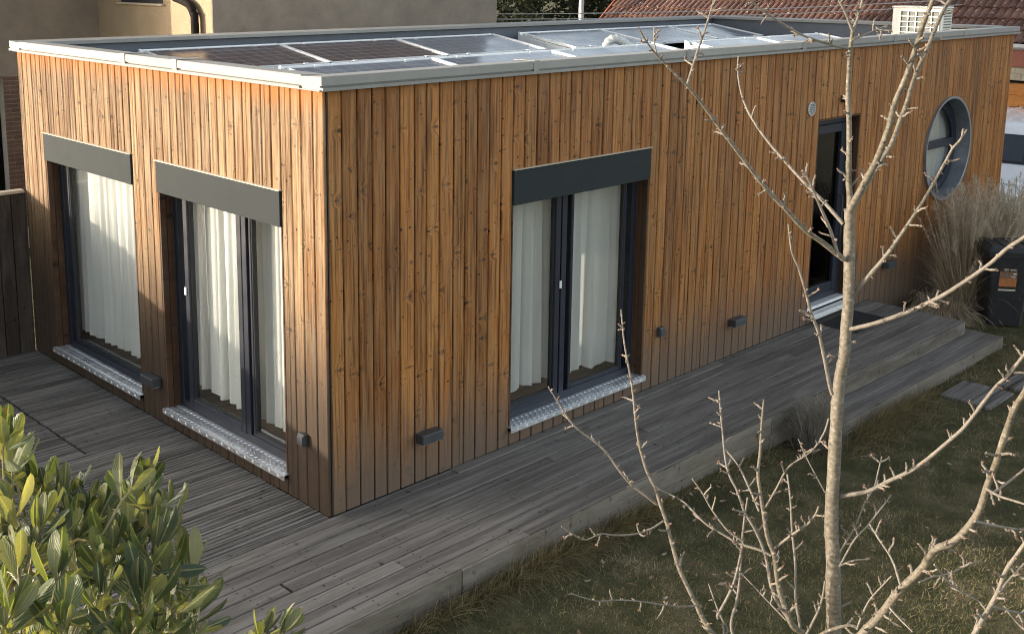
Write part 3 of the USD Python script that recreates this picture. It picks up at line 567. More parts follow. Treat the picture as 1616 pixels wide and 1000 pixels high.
curtain(end, 0.56, 1.345, 0.262, 0.295, 2.30, 7, 0.030, "sheer white curtain behind the right pane of the end wall's two-part window", 3)
curtain(side, 1.84, 2.69, 0.265, 0.295, 2.30, 7, 0.032, "sheer white curtain behind the left sash of the long wall's window", 4, -0.03)
curtain(side, 2.76, 3.60, 0.265, 0.295, 2.30, 6, 0.032, "sheer white curtain behind the right pane of the long wall's window", 5, 0.05)
curtain(side, 9.25, 10.55, 0.245, 0.85, 2.40, 9, 0.018, "pale curtain hanging behind the round window", 6)

# ---------------------------------------------------------------- small fittings on the walls
def wall_lamp(fr, u, z, label):
    t = thing("wall_lamp", label, "wall lamp", "dark grey box lamps on the cabin walls")
    m = MB(); fbox(m, fr, u - 0.105, u + 0.105, z - 0.038, z + 0.038, -0.092, -0.006, 0.006); obj("housing", m, MT["lamp"], t)
    m = MB(); fbox(m, fr, u - 0.095, u + 0.095, z - 0.043, z - 0.0385, -0.08, -0.02, 0.001); obj("lens", m, MT["lens"], t)
    m = MB(); fbox(m, fr, u - 0.06, u + 0.06, z - 0.035, z + 0.035, -0.0055, -0.0005); obj("mount", m, MT["black_plastic"], t)
wall_lamp(side, 0.90, 0.355, "box wall lamp on the long wall nearest the house corner")
wall_lamp(side, 5.04, 0.355, "box wall lamp between the curtained window and the door")
wall_lamp(side, 8.30, 0.365, "box wall lamp right of the door beside the dry grass")
wall_lamp(end, 2.40, 0.36, "box wall lamp on the end wall between its two windows")
def socket(fr, u, z, label):
    t = thing("outdoor_socket", label, "socket")
    m = MB(); fbox(m, fr, u - 0.04, u + 0.04, z - 0.045, z + 0.045, -0.045, -0.001, 0.008); obj("housing", m, MT["lamp"], t)
    m = MB(); fbox(m, fr, u - 0.033, u + 0.033, z - 0.037, z + 0.03, -0.052, -0.0455, 0.003); obj("flap", m, MT["lamp"], t)
socket(end, 0.27, 0.50, "small grey socket low on the end wall by the corner")
socket(side, 3.79, 0.52, "small grey socket on the long wall right of the curtained window")
v = thing("wall_vent", "round pale louvred vent high on the long wall left of the door", "vent")
obj("rim", MB().lathe([(0.068, -0.001), (0.074, -0.004), (0.074, -0.014), (0.066, -0.016), (0.064, -0.004)], (6.30, 0, 2.376), "y", 32), MT["pipe_grey"], v, smooth=40)
for k in range(7):
    z = 2.376 - 0.054 + k * 0.018; h = math.sqrt(max(0.064 ** 2 - (z - 2.376) ** 2, 0))
    obj("louvre", MB().obox((6.30, -0.010, z), [[1, 0, 0], [0, 0.8, -0.6], [0, 0.6, 0.8]], (h, 0.007, 0.0015)), MT["pipe_grey"], v)
obj("backing", MB().lathe([(0.001, -0.002), (0.063, -0.002)], (6.30, 0, 2.376), "y", 24), MT["fan"], v)
s_ = thing("motion_sensor", "small black motion sensor on the wall above the door", "sensor")
obj("base", MB().box(6.92, 6.98, -0.03, -0.001, 2.40, 2.475, 0.006), MT["black_plastic"], s_)
obj("head", MB().lathe([(0.001, -0.085), (0.025, -0.08), (0.036, -0.06), (0.036, -0.035), (0.03, -0.031), (0.001, -0.031)], (6.95, 0, 2.43), "y", 20), MT["black_plastic"], s_, smooth=40)
mt = thing("door_mat", "dark rubber mat on the deck before the door", "mat")
obj("base", MB().box(6.60, 7.36, -0.54, -0.09, 0.002, 0.010, 0.003), MT["rubber"], mt)
rb = MB()
for k in range(22): rb.box(6.625 + k * 0.033, 6.64 + k * 0.033, -0.52, -0.11, 0.0102, 0.014, 0.001)
obj("ribs", rb, MT["rubber"], mt, kind="stuff")
# ---------------------------------------------------------------- on the roof
MT["cells"] = mat("solar_cells", {"g": ("geometry", {}), "br": ("brick_texture", {"offset": 0.0, "scale": 1.0, "brick_width": 0.158, "row_height": 0.155, "mortar_size": 0.0045, "mortar_smooth": 0.3, "color1": (0.030, 0.017, 0.020), "color2": (0.020, 0.014, 0.020), "mortar": (0.17, 0.155, 0.15)}),
                                 "n": ("noise_texture", {"scale": 2.5, "detail": 4.0}), "mr": ("map_range", {"from_min": 0.3, "from_max": 0.7, "to_min": 0.10, "to_max": 0.24}), "p": ("principled_bsdf", {"specular_ior_level": 0.8})},
                   [("g.position", "br.vector"), ("br.color", "p.base_color"), ("g.position", "n.vector"), ("n.fac", "mr.value"), ("mr.result", "p.roughness")])
MT["cells_painted_sky"] = mat("solar_cells_painted_sky", {"g": ("geometry", {}), "br": ("brick_texture", {"offset": 0.0, "scale": 1.0, "brick_width": 0.158, "row_height": 0.155, "mortar_size": 0.0045, "mortar_smooth": 0.3, "color1": (0.070, 0.078, 0.098), "color2": (0.058, 0.066, 0.086), "mortar": (0.20, 0.205, 0.22)}),  # grey-blue cell colour has the sky reflection painted in
                                 "n": ("noise_texture", {"scale": 2.5, "detail": 4.0}), "mr": ("map_range", {"from_min": 0.3, "from_max": 0.7, "to_min": 0.10, "to_max": 0.24}), "p": ("principled_bsdf", {"specular_ior_level": 0.8})},
                   [("g.position", "br.vector"), ("br.color", "p.base_color"), ("g.position", "n.vector"), ("n.fac", "mr.value"), ("mr.result", "p.roughness")])
def solar_panel(x0, x1, y0, y1, z0, z1, label, cells="cells"):
    t = thing("solar_panel", label, "solar panel", "solar panels in two rows on the flat roof")
    a = np.array([0, y1 - y0, z1 - z0]); Lg = np.linalg.norm(a); e2 = a / Lg; e1 = np.array([1.0, 0, 0]); e3 = np.cross(e1, e2)
    c = np.array([(x0 + x1) / 2, (y0 + y1) / 2, (z0 + z1) / 2]); hx = (x1 - x0) / 2 - 0.012
    m = MB(); hw_ = 0.014
    for s in (-1, 1):
        m.obox(c + e1 * s * (hx - hw_ / 2), [e1, e2, e3], (hw_ / 2, Lg / 2, 0.0175)); m.obox(c + e2 * s * (Lg / 2 - hw_ / 2), [e1, e2, e3], (hx - hw_, hw_ / 2, 0.0173))
    obj("frame", m, MT["alu_white"], t)
    obj("cell_surface", MB().obox(c + e3 * 0.010, [e1, e2, e3], (hx - hw_, Lg / 2 - hw_, 0.004)), MT[cells], t)
    for s in (-1, 1):
        for q in (-1, 1):
            obj("clamp", MB().obox(c + e1 * s * hx * 0.62 + e2 * q * (Lg / 2 + 0.006) + e3 * 0.016, [e1, e2, e3], (0.03, 0.014, 0.009), 0.003), MT["alu_white"], t)
    # sloping carrier at the left edge, posts under the high edge, ballast foot
    for u in (x0, x1):
        m = MB().prism([(y0 - 0.10, 2.684), (y0 - 0.10, 2.70), (y0, z0 - 0.02), (y1 - 0.02, z1 - 0.02), (y1 + 0.03, z1 + 0.03), (y1 + 0.06, z1 + 0.03), (y1 + 0.06, 2.684)], u - 0.030, u - 0.012 if u == x1 else u - 0.016, "yz")
        obj("carrier", m, MT["alu_white"], t)
    obj("rail", MB().box(x0 - 0.04, x1 - 0.031, y1 + 0.012, y1 + 0.05, z1 - 0.015, z1 + 0.025, 0.004), MT["alu_white"], t)
    obj("strip", MB().obox(c + e1 * (hx + 0.012) + e3 * 0.021, [e1, e2, e3], (0.020, Lg / 2 + 0.01, 0.004), 0.002), MT["alu_white"], t)
bx_ = [(1.15, 2.79), (2.79, 4.48), (4.48, 6.15), (6.72, 8.33), (8.33, 9.95), (9.95, 11.2)]
nm = ["first", "second", "third", "fourth", "fifth", "last"]
for k, (a, b) in enumerate(bx_): solar_panel(a, b, 3.58, 4.50, 2.80, 2.94, f"{nm[k]} solar panel from the left in the back row on the cabin roof", "cells" if k < 2 else "cells_painted_sky")
for k, (a, b) in enumerate([(1.15, 2.85), (2.85, 4.56), (4.56, 6.38), (7.05, 8.55), (8.55, 10.15), ]):
    solar_panel(a, b, 1.13, 2.05, 2.79, 2.925, f"{['first', 'second', 'third', 'fourth', 'last'][k]} solar panel from the left in the front row on the cabin roof", "cells_painted_sky")
dc = thing("roof_duct", "pale grey bent flexible pipe rising between the rows of panels", "pipe")
P = spline([(7.0, 3.30, 2.68), (7.0, 3.295, 2.83), (7.03, 3.27, 2.90), (7.10, 3.23, 2.92), (7.19, 3.18, 2.88), (7.30, 3.12, 2.79), (7.4, 3.07, 2.70)], 0.012)
obj("hose", MB().tube(P, 0.055 + 0.006 * np.sin(np.arange(len(P)) * 1.6), 14), MT["pipe_grey"], dc, smooth=60)
obj("collar", MB().lathe([(0.09, 2.681), (0.09, 2.70), (0.066, 2.71), (0.066, 2.74)], (7.0, 3.30, 0), "z", 20), MT["pipe_grey"], dc, smooth=40)
ac = thing("air_conditioner", "cream outdoor unit with a square-mesh grille on the roof edge", "air conditioner")
X0, Y0, Y1, Z0, Z1 = 10.30, 0.43, 1.10, 2.76, 3.345
obj("casing", MB().box(X0, X0 + 0.31, Y0, Y1, Z0, Z1 - 0.022, 0.012), MT["cream"], ac)
obj("lid", MB().box(X0 - 0.012, X0 + 0.322, Y0 - 0.012, Y1 + 0.012, Z1 - 0.0215, Z1, 0.008), MT["cream"], ac)
obj("fan_opening", MB().box(X0 - 0.004, X0 - 0.001, Y0 + 0.03, Y1 - 0.12, Z0 + 0.04, Z1 - 0.06), MT["fan"], ac)
obj("fan_blades", MB().lathe([(0.04, X0 - 0.007), (0.001, X0 - 0.010)], (0, (Y0 + Y1) / 2 - 0.045, (Z0 + Z1) / 2), "x", 16), MT["fan"], ac)
m = MB()
for k in range(6): yk = Y0 + 0.03 + k * (Y1 - Y0 - 0.15) / 5; m.box(X0 - 0.022, X0 - 0.010, yk - 0.006, yk + 0.006, Z0 + 0.04, Z1 - 0.06)
for k in range(8): zk = Z0 + 0.04 + k * (Z1 - Z0 - 0.10) / 7; m.box(X0 - 0.0265, X0 - 0.0225, Y0 + 0.024, Y1 - 0.114, zk - 0.005, zk + 0.005)
obj("grille", m, MT["cream"], ac)
m = MB()
for k in range(14): zk = Z0 + 0.06 + k * 0.036; m.box(X0 + 0.05, X0 + 0.27, Y0 - 0.004, Y0 - 0.0005, zk, zk + 0.017)
obj("side_fins", m, MT["fan"], ac)
for yk in (Y0 + 0.1, Y1 - 0.1): obj("foot", MB().box(X0 - 0.05, X0 + 0.36, yk - 0.03, yk + 0.03, 2.681, 2.759, 0.005), MT["rubber"], ac)

# ---------------------------------------------------------------- fence at the end of the terrace
fence = thing("wooden_fence", "dark weathered fence of upright boards with a pale capping by the cabin's end wall", "fence")
x = -0.012
while x > -8.2:
    w = 0.138 + rng.uniform(-0.004, 0.004)
    obj("board", MB().box(x - w + 0.008, x, 4.852 + rng.uniform(0, 0.004), 4.874, -0.10, 1.602 + rng.uniform(-0.004, 0.0), 0.003), W["fence"], fence); x -= w
    obj("cover_strip", MB().box(x - 0.02, x + 0.028, 4.8742, 4.8752, -0.10, 1.60), W["fence"], fence)  # thin strip added behind each board gap to block leaking sun
for xk in (-0.06, -2.0, -4.0, -6.0, -8.0): obj("post", MB().box(xk - 0.045, xk + 0.045, 4.905, 4.995, -0.3, 1.598, 0.004), W["fence"], fence)
obj("end_batten", MB().box(-0.0115, -0.0008, 4.852, 4.90, -0.10, 1.60), W["fence"], fence)  # added to block the sun between the fence end and the cabin
for zk in (0.35, 1.25): obj("rail", MB().box(-8.2, -0.02, 4.8755, 4.904, zk - 0.04, zk + 0.04), W["fence"], fence)
obj("gravel_board", MB().box(-8.2, -0.02, 4.8755, 4.904, -0.30, 0.10), W["fence"], fence)
obj("capping", MB().box(-8.25, -0.014, 4.838, 4.93, 1.606, 1.636, 0.003), MT["flash"], fence)

# ---------------------------------------------------------------- neighbour's house behind
nb = thing("neighbour_house", "plastered grey-brown house with a brown downpipe and brick base behind the cabin", "house")
CXL = 1.05
obj("wall", MB().box(3.482, 8.76, 6.985, 7.005, -0.3, 5.4), MT["render_grey_brown"], nb)
obj("wall", MB().box(3.48, 3.70, 7.006, 10.4, -0.3, 5.4), MT["render_ochre"], nb, label="ochre side wall with the downpipe")
obj("wall", MB().box(8.50, 8.758, 7.006, 14.0, -0.3, 5.4), MT["render_grey_brown"], nb)
obj("wall", MB().box(CXL, 3.478, 10.20, 10.40, 2.252, 5.4), MT["render_grey_brown"], nb)
obj("wall", MB().box(CXL, CXL + 0.2, 10.401, 14.0, -0.3, 5.4), MT["render_grey_brown"], nb)
obj("wall", MB().box(CXL, 8.76, 14.001, 14.2, -0.3, 5.4), MT["render_grey_brown"], nb)
obj("porch_wall", MB().box(CXL + 0.21, 1.975, 11.2, 11.4, -0.3, 2.25), MT["dark"], nb)
bb = obj("brick_base", MB().box(1.985, 3.478, 10.205, 10.39, -0.3, 2.25), MT["mortar"], nb)
for r in range(34):
    z = 2.243 - r * 0.0655; off = 0.0 if r % 2 == 0 else 0.105
    xk = 1.976 - (0.105 if r % 2 else 0)
    while xk < 2.9:
        a, b = max(xk, 1.976), min(xk + 0.2, 3.47)
        if b - a > 0.03: obj("brick", MB().box(a, b, 10.190 + rng.uniform(0, 0.004), 10.206, z - 0.056, z, 0.003), MT["brick"], bb)
        xk += 0.21
rf = obj("roof", MB().prism([(6.7, 5.401), (14.5, 5.401), (10.6, 7.0)], CXL - 0.3, 9.1, "yz"), MT["tile"], nb)
wd = MB().box(3.474, 3.4795, 8.25, 9.45, 3.30, 4.5); w_ = obj("window", wd, MT["frame"], nb)
obj("pane", MB().box(3.470, 3.4735, 8.33, 9.37, 3.38, 4.42), MT["glass_dark"], w_)
obj("window_sill", MB().box(3.42, 3.473, 8.2, 9.5, 3.27, 3.296, 0.004), MT["flash"], w_)
P = spline([(3.40, 7.95, 3.62), (3.40, 7.85, 3.42), (3.40, 7.62, 3.36), (3.40, 7.42, 3.30), (3.40, 7.32, 3.18), (3.40, 7.30, 3.02), (3.40, 7.30, 1.0), (3.40, 7.30, -0.2)], 0.05)
P = np.vstack([[(3.40, 7.95, 5.3)], P]); dp = obj("downpipe", MB().tube(P, 0.053, 14), MT["brown_pipe"], nb, smooth=50)
for zk in (2.85, 1.2): obj("bracket", MB().lathe([(0.057, zk), (0.060, zk + 0.005), (0.060, zk + 0.035), (0.057, zk + 0.04)], (3.40, 7.30, 0), "z", 18), MT["brown_pipe"], dp)

# ---------------------------------------------------------------- house with the tiled roof and the garage door
th = thing("tiled_roof_house", "low house with a reddish-brown ribbed tile roof, white gutter and orange garage door", "house")
EX, EZ, YL, YR = 18.0, 2.50, 12.4, -7.0
pitch_r = math.radians(38); up_ = np.array([math.cos(pitch_r), 0, math.sin(pitch_r)]); nrm_ = np.array([-math.sin(pitch_r), 0, math.cos(pitch_r)])
obj("roof_deck", MB().obox(np.array([EX, (YL + YR) / 2, EZ - 0.05]) + up_ * 2.6 - nrm_ * 0.03, [up_, [0, 1, 0], nrm_], (2.6, (YL - YR) / 2, 0.03)), MT["dark"], th)
def tile_mesh(yc, s, zj):
    k = np.linspace(-0.15, 0.15, 17); h = 0.046 * np.abs(np.cos(np.pi * (k + 0.075) / 0.15)) ** 0.7
    rows = []
    for d, lift in ((0.0, -0.03), (0.0, 0.0), (0.36, -0.028)):
        lo = np.array([EX, yc, EZ])[None] + up_ * (s + d) + nrm_[None] * (h + 0.012 + lift + (0.02 if d == 0 else 0) + zj)[:, None]; lo[:, 1] += k; rows.append(lo)
    V = np.vstack(rows); i = np.arange(16); f = np.vstack([np.c_[i + r * 17, i + 1 + r * 17, i + 18 + r * 17, i + 17 + r * 17] for r in (0, 1)])
    return V, f
cnt = 0; rest = MB()
order = []
for r in range(15):
    yk = YL - 0.15
    while yk > YR: order.append((r, yk)); yk -= 0.3
order.sort(key=lambda q: (0 if q[1] > -0.8 and q[0] < 7 else 1, q[0]))
for r, yk in order:
    m = tile_mesh(yk + rng.uniform(-0.004, 0.004), r * 0.335 - 0.02, rng.uniform(-0.003, 0.003))
    if cnt < 300: obj("roof_tile", m, MT["tile"], th); cnt += 1
    else: rest.add(*m)
obj("roof_tiles", rest, MT["tile"], th, kind="stuff")
obj("verge_board", MB().obox(np.array([EX, YL + 0.02, EZ + 0.0]) + up_ * 2.6 + nrm_ * 0.0, [up_, [0, 1, 0], nrm_], (2.65, 0.018, 0.08)), MT["redbrown"], th)
obj("gutter", MB().prism([(EX - 0.13, EZ - 0.01), (EX - 0.115, EZ - 0.01), (EX - 0.11, EZ - 0.05), (EX - 0.06, EZ - 0.075), (EX - 0.01, EZ - 0.05), (EX - 0.005, EZ - 0.01), (EX + 0.01, EZ - 0.01), (EX, EZ - 0.07), (EX - 0.06, EZ - 0.095), (EX - 0.12, EZ - 0.07)], YR, YL, "xz"), MT["gutter"], th)
obj("band", MB().box(EX - 0.01, EX + 0.3, YR, YL, 2.06, 2.38), MT["redbrown"], th)
ln = MB(); obj("lintel", MB().box(EX + 0.04, EX + 0.34, YR, YL, 1.80, 2.055), MT["mortar"], th)
yk = 3.4; r = 0
for r in range(2):
    yk = 3.3 + 0.12 * r
    while yk > 0.2: obj("stone", MB().box(EX + 0.025, EX + 0.0395, yk - 0.375, yk, 1.805 + r * 0.125, 1.92 + r * 0.125, 0.006), MT["stone"], th); yk -= 0.385
obj("recess", MB().box(EX + 0.20, EX + 0.34, -2.0, 3.3, -0.9, 1.798), MT["dark"], th)
obj("wall", MB().box(EX + 0.06, EX + 0.34, 3.301, YL - 0.2, -0.9, 1.798).box(EX + 0.06, EX + 0.34, YR, -2.001, -0.9, 1.798), MT["stone"], th)
gd = obj("garage_door", MB().box(EX + 0.165, EX + 0.198, -1.95, 3.25, -0.8, 1.74), W["garage"], th)
for k in range(11): obj("panel", MB().box(EX + 0.12, EX + 0.164, -1.94, 3.24, 1.735 - (k + 1) * 0.225 + 0.006, 1.735 - k * 0.225, 0.008), W["garage"], gd)

# ---------------------------------------------------------------- white van in front of the garage
van = thing("white_van", "white van with a ribbed roof parked before the orange garage door", "van")
Fh = -np.array([fw[0], fw[1], 0]) / math.hypot(fw[0], fw[1]); Rh = np.array([rt[0], rt[1], 0]) / math.hypot(rt[0], rt[1])
Fh = np.array([-0.79, -0.10, 0.0]); Fh /= np.linalg.norm(Fh); Lh = np.cross([0, 0, 1.0], Fh)
VO = np.array([15.55, 1.80, -0.73])
def vfr(P): P = np.asarray(P, float); return VO + P[:, :1] * Fh + P[:, 1:2] * Lh + P[:, 2:3] * np.array([0, 0, 1.0])
# outline in side view (x forward): sections across, narrowing towards the roof
sec = [(-3.6, 0.35, 2.05), (-3.5, 0.32, 2.12), (-0.3, 0.30, 2.14), (0.15, 0.30, 2.08), (0.45, 0.30, 1.90)]
def hull_part(pts): h = trimesh.convex.convex_hull(np.array(pts)); return vfr(h.vertices), h.faces
def slab(x, hw_, z0, z1, r=0.12): return [(x, s * hw_, z0 + r) for s in (-1, 1)] + [(x, s * (hw_ - r), z0) for s in (-1, 1)] + [(x, s * hw_, z1 - r) for s in (-1, 1)] + [(x, s * (hw_ - r), z1) for s in (-1, 1)]
body = MB()
body.add(*hull_part(slab(-3.55, 0.86, 0.32, 1.12) + slab(-3.62, 0.82, 0.36, 1.08) + slab(0.75, 0.88, 0.28, 1.10) + slab(0.3, 0.89, 0.28, 1.14)))
body.add(*hull_part(slab(0.3, 0.88, 0.28, 1.13) + slab(1.25, 0.84, 0.25, 0.98, 0.14) + slab(1.55, 0.72, 0.27, 0.80, 0.16)))
body.add(*hull_part([(-3.58, s * 0.85, 1.05) for s in (-1, 1)] + [(-3.50, s * 0.76, 1.90) for s in (-1, 1)] + [(-3.4, s * 0.66, 1.99) for s in (-1, 1)] + [(0.62, s * 0.85, 1.05) for s in (-1, 1)] + [(-0.25, s * 0.74, 1.90) for s in (-1, 1)] + [(-0.45, s * 0.64, 2.0) for s in (-1, 1)] + [(-1.8, s * 0.66, 2.03) for s in (-1, 1)]))
obj("body", body, MT["car_paint"], van, smooth=28)
for k in range(5): y_ = -0.5 + k * 0.25; obj("roof_rib", MB().add(*hull_part([(x_, y_ + q, z_) for q in (-0.03, 0.03) for x_, z_ in ((-3.3, 1.985), (-0.55, 1.995), (-0.7, 2.025), (-1.8, 2.052), (-3.2, 2.01))])), MT["car_paint"], van)
nW = np.array([0.85 / 1.217, 0, 0.87 / 1.217])
def off(P, n, d): return [tuple(np.array(p) + np.array(n) * d) for p in P]
def pane_on(P, n, th_): q = off(P, n, 0.004) + off(P, n, 0.004 + th_); return hull_part(q)
obj("windscreen", MB().add(*pane_on([(0.303, -0.765, 1.36), (0.303, 0.765, 1.36), (-0.148, 0.70, 1.80), (-0.148, -0.70, 1.80)], nW, 0.008)), MT["frame"], van)
gl_ = plain("van_glass", (0.02, 0.026, 0.032), 0.06, var=0.1)
obj("windscreen_glass", MB().add(*pane_on([(0.275, -0.73, 1.39), (0.275, 0.73, 1.39), (-0.12, 0.67, 1.775), (-0.12, -0.67, 1.775)], nW, 0.014)), gl_, van)
for s in (-1, 1):
    n = (0, s * 0.99, 0.12)
    obj("side_window", MB().add(*pane_on([(0.30, s * 0.842, 1.16), (-0.75, s * 0.842, 1.16), (-0.75, s * 0.762, 1.80), (-0.22, s * 0.762, 1.80)], n, 0.006)), gl_, van)
    obj("headlight", MB().add(*hull_part([(1.50, s * 0.58, 0.66), (1.535, s * 0.58, 0.80), (1.36, s * 0.80, 0.70), (1.30, s * 0.82, 0.86), (1.02, s * 0.862, 0.95), (1.2, s * 0.845, 0.80)])), MT["glass_dark"], van)
    obj("mirror", MB().add(*hull_part([(0.30 + a, s * (0.92 + b), 1.2 + c) for a in (0, 0.1) for b in (0, 0.16) for c in (0, 0.2)])), MT["black_plastic"], van)
    for xk in (0.88, -2.55):
        c = vfr([(xk, s * 0.80, 0.32)])[0]; wl = MB(); a = Lh * s
        wl.tube([c - a * 0.1, c + a * 0.1], 0.32, 24); w2 = obj("wheel", wl, MT["rubber"], van); h2 = MB().tube([c + a * 0.1005, c + a * 0.115], 0.19, 20); obj("hub_cap", h2, MT["alu"], w2)
        ar = MB().tube([c - a * 0.02, c + a * 0.094], 0.385, 24); obj("wheel_arch", ar, MT["black_plastic"], van)
obj("bumper", MB().add(*hull_part([(1.56, s * 0.7, z) for s in (-1, 1) for z in (0.3, 0.52)] + [(1.62, s * 0.5, z) for s in (-1, 1) for z in (0.32, 0.5)] + [(1.2, s * 0.865, z) for s in (-1, 1) for z in (0.3, 0.52)])), MT["black_plastic"], van)
obj("grille", MB().add(*hull_part([(1.57, s * 0.45, z) for s in (-1, 1) for z in (0.60, 0.70)] + [(1.5, s * 0.45, z) for s in (-1, 1) for z in (0.60, 0.70)])), MT["black_plastic"], van)

# ---------------------------------------------------------------- pole, wires, dark trees far behind
pl = thing("utility_pole", "slim pale pole standing before the dark trees behind the roof", "pole")
obj("shaft", MB().tube([(17.57, 12.62, -0.9), (17.57, 12.62, 6.5)], [0.075, 0.055], 12), MT["pole"], pl, smooth=50)
obj("cap", MB().lathe([(0.06, 6.5), (0.06, 6.53), (0.001, 6.56)], (17.57, 12.62, 0), "z", 12), MT["pole"], pl)
def wire(a, b, sag, r, label):
    t = np.linspace(0, 1, 40); P = np.outer(1 - t, a) + np.outer(t, b); P[:, 2] -= sag * 4 * t * (1 - t)
    tag(obj("overhead_wire", MB().tube(P, r, 6), MT["wire"], None, smooth=True), label, "wire")
wire((8.9, 9.6, 3.02), (19.6, 3.2, 3.35), 0.12, 0.009, "upper thin wire strung past the dark trees above the roof")
wire((8.9, 9.6, 2.93), (19.6, 3.2, 3.23), 0.12, 0.009, "lower thin wire strung past the dark trees above the roof")
def leafmat(name, cols, rough=0.5, trans=0.35, spec=0.4, tint=(1.0, 1.0, 0.55)):
    return mat(name, {"at": ("attribute", {"attribute": "tone"}), "r": ("rgb_ramp", {"ramp": cols}), "p": ("principled_bsdf", {"roughness": rough, "specular_ior_level": spec}), "t": ("translucent_bsdf", {}), "tc": ("mix_color", {"blend_type": "multiply", "fac": 1.0, "b": tint}), "m": ("mix_closure", {"fac": trans})},
               [("at.fac", "r.fac"), ("r.color", "p.base_color"), ("r.color", "tc.a"), ("tc.result", "t.color"), ("p.BSDF", "m.closure1"), ("t.BSDF", "m.closure2")], surface="m.closure")
MT["evergreen"] = leafmat("dark_evergreen", [(0.0, (0.012, 0.018, 0.008)), (0.6, (0.028, 0.036, 0.014)), (1.0, (0.055, 0.050, 0.020))], 0.7, 0.2)
MT["trunk_far"] = plain("far_bark", (0.08, 0.06, 0.045), 0.9)
def far_tree(x, y, h, r, label, seed):
    q = np.random.default_rng(seed); t = thing("evergreen_tree", label, "tree", "dark trees behind the roof")
    obj("trunk", MB().tube([(x, y, -0.9), (x + 0.1, y, h * 0.5), (x, y, h * 0.9)], [0.2, 0.14, 0.05], 9), MT["trunk_far"], t)
    n = 5200; u = q.normal(size=(n, 3)); u /= np.linalg.norm(u, axis=1, keepdims=True); rad = q.uniform(0.35, 1.0, n) ** 0.5
    lob = 0.72 + 0.5 * meshkit.fbm(u * 2.3 + seed, 3, seed)
    c = np.array([x, y, h * 0.52]) + u * (rad * lob)[:, None] * np.array([r, r, h * 0.5])
    a = q.normal(size=(n, 3)); a /= np.linalg.norm(a, axis=1, keepdims=True); b = np.cross(a, q.normal(size=(n, 3))); b /= np.linalg.norm(b, axis=1, keepdims=True)
    s = q.uniform(0.05, 0.13, n)[:, None]
    V = np.stack([c - a * s * 1.6, c + b * s * 0.6, c + a * s * 1.6, c - b * s * 0.6], 1).reshape(-1, 3); f = np.arange(4 * n).reshape(-1, 4)
    obj("crown", (V, f), MT["evergreen"], t, rnd=4)
far_tree(18.6, 17.8, 7.5, 2.6, "dark broad evergreen showing beside the neighbour's wall corner", 21)
far_tree(22.0, 18.5, 8.5, 2.6, "dark evergreen behind the wires, between wall and pole", 22)
far_tree(24.2, 15.9, 8.0, 2.5, "dark evergreen right behind the pale pole", 23)
far_tree(20.6, 21.5, 9.5, 3.0, "tallest dark evergreen at the back of the group", 24)
far_tree(27.2, 17.4, 8.0, 2.8, "dark evergreen nearest the tiled roof's edge", 25)
# ---------------------------------------------------------------- rubbish bin
bn = thing("wheelie_bin", "black wheeled rubbish bin with an orange-brown sticker on its front", "bin")
Bf = np.array([-fw[0], -fw[1], 0]) / math.hypot(fw[0], fw[1]); a_ = math.radians(-8); Bf = np.array([Bf[0] * math.cos(a_) - Bf[1] * math.sin(a_), Bf[0] * math.sin(a_) + Bf[1] * math.cos(a_), 0]); Br = np.cross([0, 0, 1.0], Bf)
BO = np.array([8.93, -1.20, -0.30]) - Bf * 0.26
def bfr(P): P = np.asarray(P, float); return BO + P[:, :1] * Bf + P[:, 1:2] * Br + P[:, 2:3] * np.array([0, 0, 1.0])
def bhull(P): h = trimesh.convex.convex_hull(np.array(P)); return bfr(h.vertices), h.faces
def rrect(hx, hy, z, r=0.04, ox=0.0): return [(ox + sx * (hx - r) + r * math.cos(t), sy * (hy - r) + r * math.sin(t), z) for sx in (-1, 1) for sy in (-1, 1) for t in np.linspace(math.atan2(sy, sx) - 0.785, math.atan2(sy, sx) + 0.785, 5)]
obj("body", MB().add(*bhull(rrect(0.21, 0.195, 0.03) + rrect(0.27, 0.245, 0.86, 0.05))), MT["black_plastic"], bn, smooth=30)
obj("rim", MB().add(*bhull(rrect(0.295, 0.275, 0.862, 0.05) + rrect(0.295, 0.275, 0.905, 0.05))), MT["black_plastic"], bn, smooth=30)
ld = obj("lid", MB().add(*bhull(rrect(0.315, 0.29, 0.907, 0.05) + rrect(0.315, 0.29, 0.93, 0.05) + rrect(0.26, 0.25, 0.975, 0.06))), MT["black_plastic"], bn, smooth=30)
for k in range(4): obj("lid_rib", MB().add(*bhull([(x_, -0.2 + k * 0.133 + q, z_) for q in (-0.02, 0.02) for x_, z_ in ((-0.24, 0.97), (0.24, 0.97), (0.22, 0.988), (-0.22, 0.988))])), MT["black_plastic"], ld)
for s in (-1, 1):
    c = bfr([(-0.23, s * 0.235, 0.10)])[0]; wl = obj("wheel", MB().tube([c - Br * 0.025, c + Br * 0.025], 0.10, 20), MT["rubber"], bn); obj("hub", MB().tube([c - Br * 0.03, c + Br * 0.03], 0.04, 14), MT["black_plastic"], wl)
obj("handle", MB().tube(bfr([(-0.32, -0.2, 0.87), (-0.37, -0.18, 0.88), (-0.37, 0.18, 0.88), (-0.32, 0.2, 0.87)]), 0.013, 8), MT["black_plastic"], bn)
tl = 0.06 / 0.83                                     # the front leans outwards
sx_ = np.array([0, 1.0, 0]); su = np.array([tl, 0, 1.0]); su /= np.linalg.norm(su); sn = np.array([1.0, 0, -tl]); sn /= np.linalg.norm(sn)
def sticker(mb, y0, y1, z0, z1, d):
    P = [np.array([0.21 + tl * (z - 0.03), y, z]) + sn * (d + e) for y in (y0, y1) for z in (z0, z1) for e in (0, 0.0008)]
    h = trimesh.convex.convex_hull(np.array(P)); return mb.add(bfr(h.vertices), h.faces)
